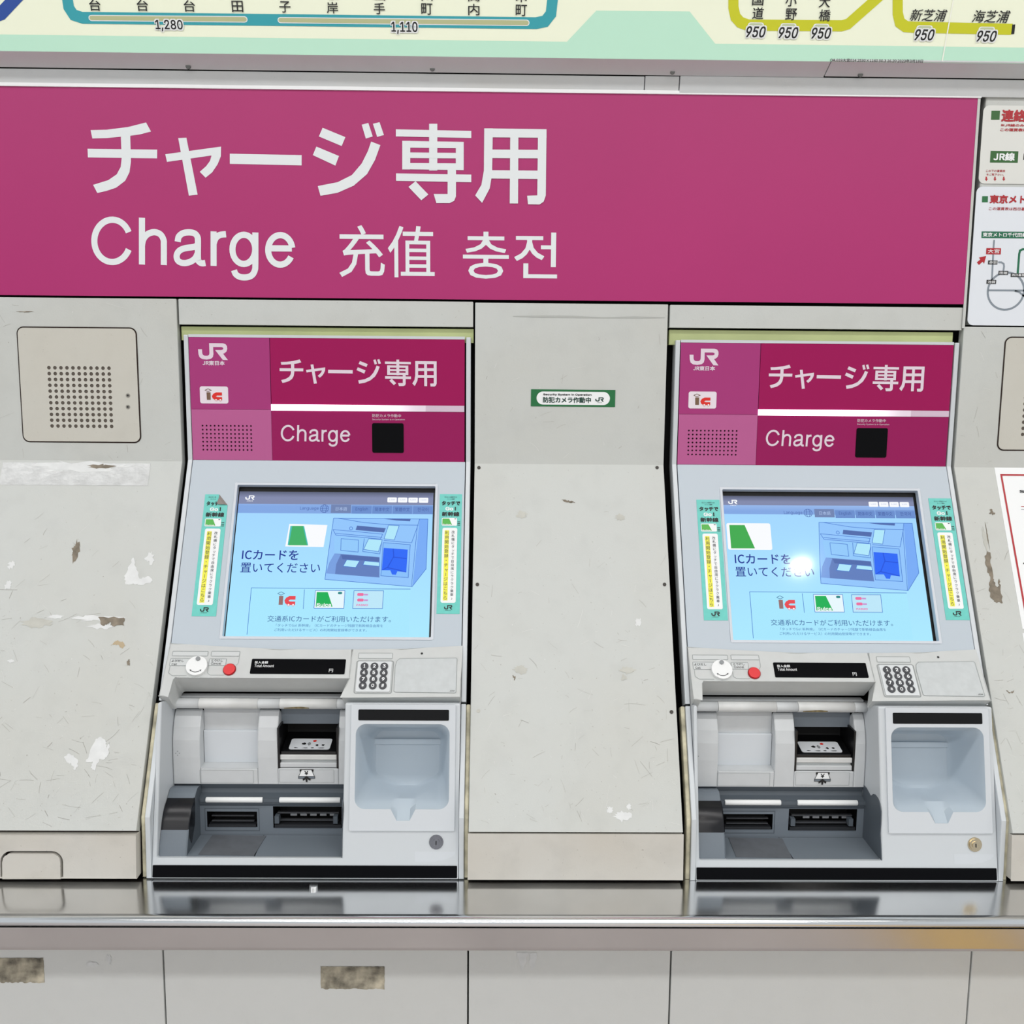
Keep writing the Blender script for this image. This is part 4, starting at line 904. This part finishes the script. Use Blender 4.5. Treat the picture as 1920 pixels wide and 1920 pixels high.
    # raised tray plate and dish
    pa = (q(G_, 657, 1440)[0], q(G_, 750, 1557)[1], q(G_, 853.5, 1440)[0], q(G_, 750, 1320)[1])
    c = MB(); c.slab(G_, rrect(*pa, r=.003, k=3), 0, .0028, M_PLATEW, [d0]); tp = c.build('tray_plate', hs_, bevel=.0012)
    c = MB(); rings = []
    for du, dv0, dv1, nn, spv, r_ in ((0, 0, 0, .0028, 1, .016), (.001, .001, .001, .0005, .97, .016), (.003, .004, .004, -.010, .45, .016), (.005, .008, .006, -.022, 0, .018), (.010, .014, .008, -.055, 0, .018), (.015, .018, .009, -.074, 0, .018), (.018, .021, .0105, -.079, 0, .016), (.021, .024, .014, -.082, 0, .014), (.030, .034, .026, -.084, 0, .014)):
        rings.append([G_.pt(u, v+max(0, -nn)*.24*(1 if v < (vb3+vt_)/2 else .1), nn) for u, v in dish(du, dv0, dv1, nn, spv, r_)])
        if nn < -.05:
            for i_ in range(24, 28): rings[-1][i_] = rings[-1][i_]-G_.v*.009
    c.loft(rings, mat('dish_grey', (188, 200, 210), .35, bump=.04, bscale=700), True, True, True)
    dsh = c.build('card_tray', hs_, recalc=True); dsh.data.set_sharp_from_angle(angle=R(26))
    c = MB(); u0, u1 = q(G_, 697, 1390, -.078)[0], q(G_, 826, 1390, -.078)[0]; v0, v1 = q(G_, 760, 1396, -.078)[1], q(G_, 760, 1386, -.078)[1]
    c.slab(G_, rrect(u0, v0, u1, v1, .002), -.085, -.0800, mat('dish_grey', (0, 0, 0))); c.build('tray_rib', dsh, bevel=.001)
    a = qb(G_, 672.5, 1330, 842, 1350.5); c = MB(); c.slab(G_, rrect(*a, r=.0016, k=3), .0028, .0034, mat('label_black', (14, 15, 17), .4, spec=.2)); lbk = c.build('tray_label', tp, label='black label strip above the tray')
    if side == 'R':
        pass
    # bottom black strip, lock, faint plates
    a = qb(G_, 286.5, 1621.5, 857, 1645.5); c = MB(); c.slab(G_, rrect(a[0], a[1], a[2], a[3]-.0008, r=.0012, k=3), 0, .0012, M_GLOSSK); c.build('kick_strip', hs_, bevel=.0004, label='glossy black strip')
    u, v = q(G_, 818, 1578.5); c = MB(); c.slab(G_, circ(u, v, .0110, 32), 0, .0012, lockm); c.slab(G_, circ(u, v, .0086, 32), .0012, .0030, lockm); c.slab(G_, circ(u, v, .0052, 24), .003, .0046, lockm)
    c.flat(G_, rect(u-.0008, v-.0035, u+.0008, v+.0022), M_BLACK, .0049); c.build('lock', hs_, bevel=.0004, label='round key lock')
    a = qb(G_, 778, 1597, 857, 1617); c = MB(); c.slab(G_, rect(a[0], a[1]+.001, .2335, a[3]), 0, .0004, M_PLATEW); c.build('blank_label', hs_)
    # ---- note and ticket bay
    yl = lambda z: LY(z)
    def zrow(py, y): return zat(500, py, y).z-ZO
    xl, xr = OL, OR-.0005
    NY = -.1735
    b = MB()
    ztop, zbot = -.4975, zrow(1470, NY)
    prof = [(NY, zbot), (NY, -.600), (-.1715, -.572), (-.166, -.552), (-.158, -.536), (-.150, -.5262)]
    cols = [(xl, q(MP(NY, 0, 0), 374, 1400)[0]), (q(MP(NY, 0, 0), 482, 1400)[0], q(MP(NY, 0, 0), 520, 1400)[0]), (q(MP(NY, 0, 0), 634, 1400)[0], xr)]
    rz = zrow(1441, NY)
    for a0, a1 in cols:
        b.ribbon([(LY(y), LZ(z)) for y, z in prof], a0, a1, .045, M_INNER)
    for (_, a0), (a1, _) in zip(cols, cols[1:]): b.ribbon([(LY(NY), LZ(zbot)), (LY(NY), LZ(rz))], a0, a1, .045, M_INNER)
    npn = b.build('note_panel', root, bevel=.002, recalc=True)
    c = MB()
    for px, py in ((333, 1408.5), (333, 1416), (329.5, 1412.2), (336.5, 1412.2)): u, v = q(MP(NY, 0, 0), px, py); c.flat(MP(NY-.0003, 0, 0), circ(u, v, .0009, 8), M_LBL, 0)
    NP = MP(NY-.0004, 0, 0)
    for a in (qb(NP, 375, 1444, 475, 1468), qb(NP, 524, 1443, 626, 1467)): c.line(NP, rect(*a), .0004, M_LBL, 0, True)
    t = lambda *pts: [q(NP, 480+x/9.6, 1310+y/9.6) for x, y in pts]
    c.flat(NP, t((785, 1270), (1035, 1270), (1035, 1312), (1010, 1312), (995, 1285), (825, 1285), (812, 1312), (785, 1312)), M_BLACK, .0002)
    c.flat(NP, t((822, 1278), (1000, 1278), (1050, 1395), (770, 1395)), M_WHITE, .0004); c.line(NP, t((822, 1278), (1000, 1278), (1050, 1395), (770, 1395)), .0007, M_BLACK, .0006, True)
    c.flat(NP, t((765, 1395), (1058, 1395), (1058, 1435), (765, 1435)), M_GREY1, .0004); c.line(NP, t((765, 1395), (1058, 1395), (1058, 1435), (765, 1435)), .0006, M_BLACK, .0006, True)
    c.flat(NP, t((910, 1388), (985, 1440), (978, 1475), (928, 1445), (928, 1495), (896, 1495), (896, 1445), (846, 1475), (842, 1440)), M_BLACK, .0008)
    c.text(NP, '￥', (t((876, 1370))[0]+t((940, 1298))[0]) and (t((872, 1370))[0][0], t((872, 1372))[0][1], t((944, 1300))[0][0], t((944, 1296))[0][1]), M_BLACK, .0008, .02)
    c.build('pictogram', npn)
    # hinge bar across the top
    bz_ = zrow(1322, -.168); segs = [332, 371.5, 482.5, 523.5, 631, 643.5]
    for i, (pa_, pb_) in enumerate(zip(segs, segs[1:])):
        BPn = MP(-.168, 0, 0); ua, ub = q(BPn, pa_, 1322)[0]+.0003, q(BPn, pb_, 1322)[0]-.0003
        if i == 0: ua = xl
        if i == 4: ub = xr
        c = MB(); rr_ = .0082 if i % 2 == 0 else .0086
        ring = lambda x: [Vector((x, LY(-.160+rr_*math.cos(a_)*1.1), LZ(bz_+rr_*math.sin(a_)))) for a_ in [R(d) for d in range(0, 360, 20)]]
        c.loft([ring(ua), ring(ub)], M_BARW if i % 2 else M_INNER, True, True, True); c.face(ring(ua), M_BARW if i % 2 else M_INNER)
        if i == 3:
            mm = mat('soiled', (150, 134, 96), .8, var=.5, vscale=160); xa, xb = ua+(ub-ua)*.08, ua+(ub-ua)*.52
            rg = lambda x, k0, k1: [Vector((x, LY(-.160+(rr_+.0003)*math.cos(R(d))*1.1), LZ(bz_+(rr_+.0003)*math.sin(R(d))))) for d in (k0, (k0+k1)/2, k1)]
            c.loft([rg(xa, 208, 222), rg(xa+.02, 196, 224), rg(xb-.012, 194, 224), rg(xb, 206, 220)], mm, False, True)
        c.build('hinge_bar' if i % 2 else 'hinge_end', npn, recalc=True)
    c = MB(); c.box(xl, LY(-.150), LZ(-.5085), xr, LY(-.135), LZ(-.5055), M_INNER); c.box(xl, LY(-.150), LZ(bz_-.012), xr, LY(-.140), LZ(-.5085), M_GREY1); c.build('bay_top', npn)
    # blank recess
    RP = MP(-.148, 0, 0); a = (cols[0][1], LZ(rz), cols[1][0], LZ(-.5262))
    c = MB(); c.box(a[0], LY(-.146), a[1], a[2], LY(-.140), a[3]+.004, M_INNER)
    u0, u1 = q(RP, 376, 1400)[0], q(RP, 481, 1400)[0]; za, zb_ = LZ(zrow(1428, -.149)), LZ(zrow(1369, -.149))
    c.box(a[0]+.0005, LY(-.152), za, a[2]-.0005, LY(-.146), zb_, M_PLATEW)
    c.face([Vector((a[0], LY(NY+.001), a[1])), Vector((a[2], LY(NY+.001), a[1])), Vector((a[2], LY(-.150), za)), Vector((a[0], LY(-.150), za))], M_INNER)
    c.build('blank_plate', npn, bevel=.001, label='blank pale plate in a recess')
    # banknote slot
    a = (cols[1][1], LZ(rz), cols[2][0], LZ(-.5262))
    c = MB(); zc_ = LZ(zrow(1357, -.142))
    c.box(a[0], LY(-.141), zc_, a[2], LY(-.135), a[3]+.004, M_GREY1); c.build('slot_top', npn)
    c = MB(); c.box(a[0], LY(-.108), a[1]-.002, a[2], LY(-.104), zc_+.006, M_SLOT)
    for x in (a[0], a[2]-.003): c.box(x, LY(-.172), a[1], x+.003, LY(-.106), zc_+.004, M_SLOT)
    c.build('note_slot', npn, recalc=True)
    TY0, TY1 = -.168, -.110; zf = LZ(zrow(1409, TY0)); zk = LZ(zrow(1372, -.112))
    c = MB(); e0, e1 = a[0]+.004, a[2]-.004
    top = [Vector((e0, LY(TY0), zf)), Vector((e1, LY(TY0), zf)), Vector((e1, LY(TY1), zk)), Vector((e0, LY(TY1), zk))]
    c.loft([[p-Vector((0, 0, .007)) for p in top], top], M_SLOT, True, False, True); nt_ = c.build('note_tray', npn, bevel=.001, recalc=True, label='black sloping banknote tray')
    tpl = Plane(((0, LY(TY0), zf)), 90-math.degrees(math.atan2(zk-zf, TY1-TY0))); tpl.n = tpl.u.cross(tpl.v); Ls = math.hypot(zk-zf, TY1-TY0)
    c = MB(); w0 = e0+.011; w1 = e1-.012
    c.slab(tpl, rrect(w0, .006, w1, Ls*.62, .004), 0, .0008, M_TAG)
    for (x0_, x1_, y0_2, y1_2, mm) in ((.28, .40, .34, .62, M_BLACK), (.42, .52, .30, .66, M_GKNOB), (.62, .72, .26, .48, M_BLACK), (.76, .86, .28, .46, M_BLACK), (.52, .66, .66, .86, M_ICR), (.10, .24, .07, .15, M_BLACK), (.30, .48, .06, .14, M_BLACK), (.52, .64, .07, .15, M_BLACK), (.70, .90, .07, .14, M_BLACK)):
        U = lambda x: w0+(w1-w0)*x; Vv = lambda y: .006+(Ls*.62-.006)*y
        c.flat(tpl, blob((U(x0_)+U(x1_))/2, (Vv(y0_2)+Vv(y1_2))/2, U(x1_)-U(x0_), Vv(y1_2)-Vv(y0_2), int(x0_*100), 12, .5), mm, .0012)
    c.build('note_label', nt_)
    for i, (ya, yb2, yy, mm) in enumerate(((1415.5, 1424, -.1705, M_BARW), (1424.5, 1429, -.166, M_LBF), (1430, 1438, -.1715, M_INNER))):
        c = MB(); z0_, z1_ = LZ(zrow(yb2, yy)), LZ(zrow(ya, yy)); c.box(e0-.001, LY(yy), z0_, e1+.001, LY(-.12), z1_, mm); c.build('note_lip', npn, bevel=.0015, recalc=True)
    # ---- grey ticket and change bay
    def gz(py, y): return LZ(zrow(py, y))
    b = MB(); gx0 = -.186
    pr = [(-.257, zrow(1609, -.257)), (-.182, zrow(1566, -.182))]
    ba = [(-.182, zrow(1566, -.182)), (-.180, zrow(1511, -.180)), (-.182, zrow(1507, -.182)), (-.182, zrow(1497, -.182)), (-.168, zrow(1486, -.168)), (-.166, zrow(1478, -.166)), (-.170, zrow(1470.5, -.170)+.001)]
    BK = Plane((0, LY(-.181), 0), 0)
    s1 = qb(BK, 388, 1522, 482, 1551); s2 = qb(BK, 512, 1512.5, 641.5, 1553)
    s2 = (s2[0], s2[1], min(s2[2], OR-.006), s2[3])
    # back wall as a plate with two openings
    BW = Plane((0, LY(-.180), 0), 0)
    b.slab(BW, rect(gx0, gz(1566, -.18), xr, gz(1507.5, -.18)), -.004, 0, M_GREY1, [rect(*s1), rect(*s2)])
    b.ribbon([(LY(y), LZ(z)) for y, z in ba[2:]], xl, xr, .01, M_GREY2); b.ribbon([(LY(y), LZ(z)) for y, z in ba[1:3]], gx0, xr, .004, M_GREY2)
    bay = b.build('ticket_bay', root, recalc=False)
    c = MB(); c.ribbon([(LY(y), LZ(z)) for y, z in pr], gx0, xr, .008, M_GREY1)
    shp = Plane((0, LY(-.257), LZ(pr[0][1])), 90-math.degrees(math.atan2(pr[1][1]-pr[0][1], pr[1][0]-pr[0][0]))); shp.n = shp.u.cross(shp.v)
    sq = lambda px, py: shp.at(px, py, ORG_L)
    c.slab(shp, [sq(*p) for p in ((372, 1603), (476, 1605), (537-38, 1568), (398, 1567))], 0, .0010, mat('shelf_inlay', (98, 102, 108), .55, var=.15, vscale=60))
    c.line(shp, [sq(*p) for p in ((477, 1606), (495, 1566))], .0012, M_SLOT, .0004); c.build('shelf', bay, recalc=False)
    # slots
    for nm, s_, dp_ in (('ticket_slot', s1, .030), ('receipt_slot', s2, .034)):
        c = MB(); fr_ = [BW.pt(u, v, 0) for u, v in rect(*s_)]; bk_ = [BW.pt(u, v, -dp_) for u, v in rect(s_[0]+.004, s_[1]+.002, s_[2]-.004, s_[3]-.002)]
        c.loft([fr_, bk_], M_SLOT, True, False, True); o_ = c.build(nm, bay, recalc=True)
        c = MB(); hh = s_[3]-s_[1]
        for k0, k1 in ((.62, .68), (.28, .34)): c.box(s_[0]+.006, LY(-.176), s_[1]+hh*k0, s_[2]-.006, LY(-.170), s_[1]+hh*k1, mat('slot_bar', (70, 72, 76), .3, .4))
        c.box(s_[0]+.002, LY(-.181), s_[1]+.0005, s_[2]-.002, LY(-.168), s_[1]+hh*.16, mat('slot_bar2', (40, 42, 46), .3))
        c.build('slot_guide', o_, bevel=.0004, recalc=True)
        if nm == 'receipt_slot':
            for k0 in range(5): x = s_[0]+(s_[2]-s_[0])*(.235+.143*k0); c = MB(); c.box(x, LY(-.172), s_[1]+hh*.47, x+.0105, LY(-.168), s_[1]+hh*.60, mat('roller_grey', (150, 152, 156), .3, .3)); c.build('roller', o_, recalc=True)
            for x in (s_[0]+.003, s_[2]-.014): c = MB(); c.box(x, LY(-.184), s_[1]+hh*.25, x+.007, LY(-.172), s_[1]+hh*.58, M_GREY2); c.build('clip', o_, recalc=True)
    c = MB(); a = s1; c.line(BW, rect(a[0]-.003, a[1]-.006, a[2]+.003, a[3]+.005), .0012, M_GREY2, .0004, True); c.build('slot_frame', bay)
    # white guide bars
    for pa_, pb_ in ((385.5, 492), (523.5, 638)):
        LB = MP(-.186, 0, 0); ua, ub = q(LB, pa_, 1501)[0], min(q(LB, pb_, 1501)[0], OR-.006); z0_, z1_ = gz(1506.5, -.187), gz(1496.5, -.187); zc2 = (z0_+z1_)/2; hr = (z1_-z0_)/2
        c = MB(); ring = lambda x, k=1: [Vector((x, LY(-.1835)-hr*k*math.sin(R(d)), zc2+hr*k*math.cos(R(d)))) for d in range(-20, 201, 20)]
        c.loft([ring(ua, .85), ring(ua+.001), ring(ub-.001), ring(ub, .85)], M_LBAR, True, True, True); c.face(ring(ua, .85), M_LBAR); c.build('guide_bar', bay, recalc=True)
    c = MB(); c.box(gx0+.002, LY(-.1845), gz(1504.5, -.185), xr, LY(-.180), gz(1498, -.185), M_GREY2); c.build('guide_rail', bay, recalc=True)
    # left wing with black window
    wp = [(-.1705, zrow(1473, -.1705)), (-.190, zrow(1479, -.190)), (-.205, -.6545), (-.219, -.6635), (-.230, -.6760), (-.238, -.6920), (-.2455, -.7100), (-.2520, -.7290)]
    wx0, wx1 = xl+.0004, gx0
    def smooth_(P, k=4):
        out = []
        for i in range(len(P)-1):
            p0, p1, p2, p3 = P[max(0, i-1)], P[i], P[i+1], P[min(len(P)-1, i+2)]
            for j in range(k):
                t = j/k; out.append(tuple(.5*(2*p1[d]+(p2[d]-p0[d])*t+(2*p0[d]-5*p1[d]+4*p2[d]-p3[d])*t*t+(3*p1[d]-p0[d]-3*p2[d]+p3[d])*t**3) for d in (0, 1)))
        return out+[P[-1]]
    wp = smooth_(wp)
    def sub(pr2, i0, i1): return pr2[i0:i1+1]
    c = MB()
    bk = (-.168, -.7290)
    for sl_, mm, grow in ((sub(wp, 0, 8), M_GREY1, 0), (sub(wp, 8, 20), mat('wing_black', (20, 21, 26), .26, spec=.4), -.0003), (sub(wp, 20, 28), M_GREY1, 0)):
        inset = 0 if mm is M_GREY1 else .0
        c.loft([[Vector((wx0, LY(y), LZ(z))), Vector((wx1+inset-.002, LY(y), LZ(z))), Vector((wx1+inset, LY(y)+.002, LZ(z)))] for y, z in sl_], mm, False, mm is not M_GREY1)
    side_ = [(wp[0][0], wp[0][1])]+wp+[bk]
    c.face([Vector((wx1, LY(y)+.002, LZ(z))) for y, z in wp]+[Vector((wx1, LY(bk[0]), LZ(bk[1])))], M_GREY2)
    wing = c.build('bay_wing', bay, label='curved grey wing with black window')
    c = MB(); wb = [(p[0]+.002, p[1]) for p in wp[8:21]]+[(-.236, -.7060), (-.226, -.7200), (-.2075, -.6950), (-.2035, -.6640)]
    c.face([Vector((wx1+.0006, LY(y), LZ(z))) for y, z in wb], MATS['wing_black']); c.build('wing_window', wing)
    # right liner
    rp = [(-.170, -.6420), (-.183, -.6413), (-.2005, -.6464), (-.2065, -.6440), (-.212, -.6392), (-.220, -.6367), (-.231, -.6378), (-.240, -.6425), (-.2465, -.652), (-.2480, -.672), (-.2475, -.688), (-.2530, -.705), (-.2590, -.7275), (-.170, -.7275)]
    c = MB(); A_ = [Vector((OR-.0012, LY(y), LZ(z))) for y, z in rp]; B_ = [Vector((OR-.0002, LY(y), LZ(z))) for y, z in rp]; c.loft([B_, A_], M_GREY2, True, False, True); c.build('bay_liner', bay, recalc=True)
    # ---- sealant along the lower edges
    for sgn in (-1, 1):
        b = MB(); xa, xb = sorted((sgn*.2440, sgn*.2508)); b.ribbon([(LY(y), LZ(z)) for y, z in ((-.181, -.5065), (-.259, -.662), (-.2625, -.7563))][::-1], xa, xb, .02, M_CAULK); b.build('sealant', root, bevel=.002, recalc=True)
    return root

idm = lambda x, y: (x, y)
QL = [(450, 916), (812.5, 917), (804.5, 1195), (425, 1195)]; QR = [(1355.5, 930), (1718, 930), (1754, 1204), (1375.5, 1201)]
# picture of the left screen mapped onto the right one: both screens carry the same page
def quadmap(src, dst):
    def coef(qd):
        (x0, y0), (x1, y1), (x2, y2), (x3, y3) = qd
        dx1, dx2, dx3 = x1-x2, x3-x2, x0-x1+x2-x3; dy1, dy2, dy3 = y1-y2, y3-y2, y0-y1+y2-y3; den = dx1*dy2-dx2*dy1
        g = (dx3*dy2-dx2*dy3)/den; h = (dx1*dy3-dx3*dy1)/den
        return Matrix(((x1-x0+g*x1, x3-x0+h*x3, x0), (y1-y0+g*y1, y3-y0+h*y3, y0), (g, h, 1)))
    M = coef(dst) @ coef(src).inverted()
    def f(x, y): v = M @ Vector((x, y, 1)); return (v.x/v.z, v.y/v.z)
    return f
scrL = dict(quad=QL, tl=0, bl=0, tr=0, br=0, rows=(916, 940, 957.5), f=idm)
scrR = dict(quad=QR, tl=0, bl=0, tr=0, br=0, rows=(930, 947, 964), f=quadmap(QL, QR))
mL = make_machine('L', ORG_L, 'card charge machine left of the bare centre panel, green card mid-screen', scrL, M_CHROME, .0)
mR = make_machine('R', Vector((.5415, -.264, Z(-.7537))), 'card charge machine right of the bare centre panel, green card at its screen left', scrR, M_BRASS, -.006)

# ================================================================ TURQUOISE STICKERS BESIDE THE SCREENS
def tall_sticker(mach, u0, u1, v1, v0, label, curl=False, lean=0):
    o = mach.location
    pl = Plane(S_.o+o, 26.5)
    wd = u1-u0
    b = MB(); L = lambda x, y: (u0+wd*x+lean*(1-y)*0, v0+(v1-v0)*y)
    outl = [L(0, 0), L(1, 0), L(1, .91), L(.60, 1), L(0, 1)] if curl else [L(0, 0), L(1, 0), L(1, 1), L(0, 1)]
    b.slab(pl, outl, .0001, .0006, M_TURQ)
    if curl:
        mm = mat('sticker_back', (140, 132, 128), .6)
        b.loft([[pl.pt(*L(.60, 1), .0006), pl.pt(*L(.62, .965), .0035), pl.pt(*L(.55, .925), .003)], [pl.pt(*L(1, .91), .0006), pl.pt(*L(.86, .912), .003), pl.pt(*L(.60, .912), .0025)]], mm, False, False)
    s = b.build('slim_sticker', label=label, category='sticker', group='turquoise stickers beside the screens')
    c = child_of(s); n = .0009
    T = lambda x0, y0, x1, y1: (*L(x0, 1-y1), *L(x1, 1-y0))
    if not curl:
        c.text(pl, 'あらかじめ登録すれば', T(.22, .020, .78, .032), M_NAVY, n); c.text(pl, 'スイスイ乗車！', T(.34, .037, .68, .049), M_NAVY, n); c.text(pl, 'タッチで', T(.10, .060, .92, .098), M_BLACK, n, .04)
    else:
        c.text(pl, 'あらかじめ', T(.16, .018, .48, .030), M_NAVY, n); c.text(pl, 'スイス', T(.24, .036, .47, .047), M_NAVY, n); c.text(pl, 'タッチ', T(.10, .060, .62, .096), M_BLACK, n, .04)
    c.text(pl, 'Go', T(.27, .112, .62, .142), M_WHITE, n, .03); c.text(pl, '!', T(.68, .110, .74, .142), M_BLACK, n, .03); c.text(pl, '新幹線', T(.12, .153, .90, .192), M_BLACK, n, .035)
    a = T(.12, .205, .80, .272); c.flat(pl, rrect(*a, r=.002, k=3), M_WHITE, n); g = .06
    c.flat(pl, [L(.15, 1-.265), L(.58, 1-.265), L(.45, 1-.212), L(.15, 1-.212)], M_CARD, n+.0002); c.text(pl, 'Suica', T(.16, .256, .52, .266), M_WHITE, n+.0004, .02)
    c.flat(pl, rrect(*T(.68, .211, .76, .217), r=.001), M_NAVY, n+.0002)
    for y in (.236, .250, .264): c.flat(pl, rect(*T(.82, y, .94, y+.006)), M_BLACK, n)
    a = T(.16, .290, .82, .912); c.flat(pl, rrect(*a, r=.003, k=3), M_WHITE, n)
    c.flat(pl, rect(*T(.26, .312, .46, .893)), M_YEL, n+.0002)
    c.vtext(pl, '利用開始登録・チャージはこちら', L(.36, 0)[0], L(0, 1-.314)[1], L(0, 1-.892)[1], wd*.19, M_NAVY, n+.0004, .03)
    c.vtext(pl, '改札機にタッチで自由席にラクラク乗車♪', L(.64, 0)[0], L(0, 1-.312)[1], L(0, 1-.892)[1], wd*.15, M_NAVY, n+.0004, .02)
    jr(c, pl, T(.32, .930, .68, .966), M_BLACK, n); c.text(pl, 'JR東日本', T(.36, .969, .62, .977), M_BLACK, n)
    built(c, 'lettering', s)
tall_sticker(mL, -.2068, -.1670, -.0635, -.2750, 'turquoise sticker with a curled-up corner, left of the left machine screen', True)
tall_sticker(mL, .1925, .2305, -.0600, -.2687, 'turquoise sticker right of the left machine screen')
tall_sticker(mR, -.2055, -.1660, -.0650, -.2755, 'turquoise sticker left of the right machine screen')
tall_sticker(mR, .1950, .2345, -.0595, -.2725, 'turquoise sticker right of the right machine screen')
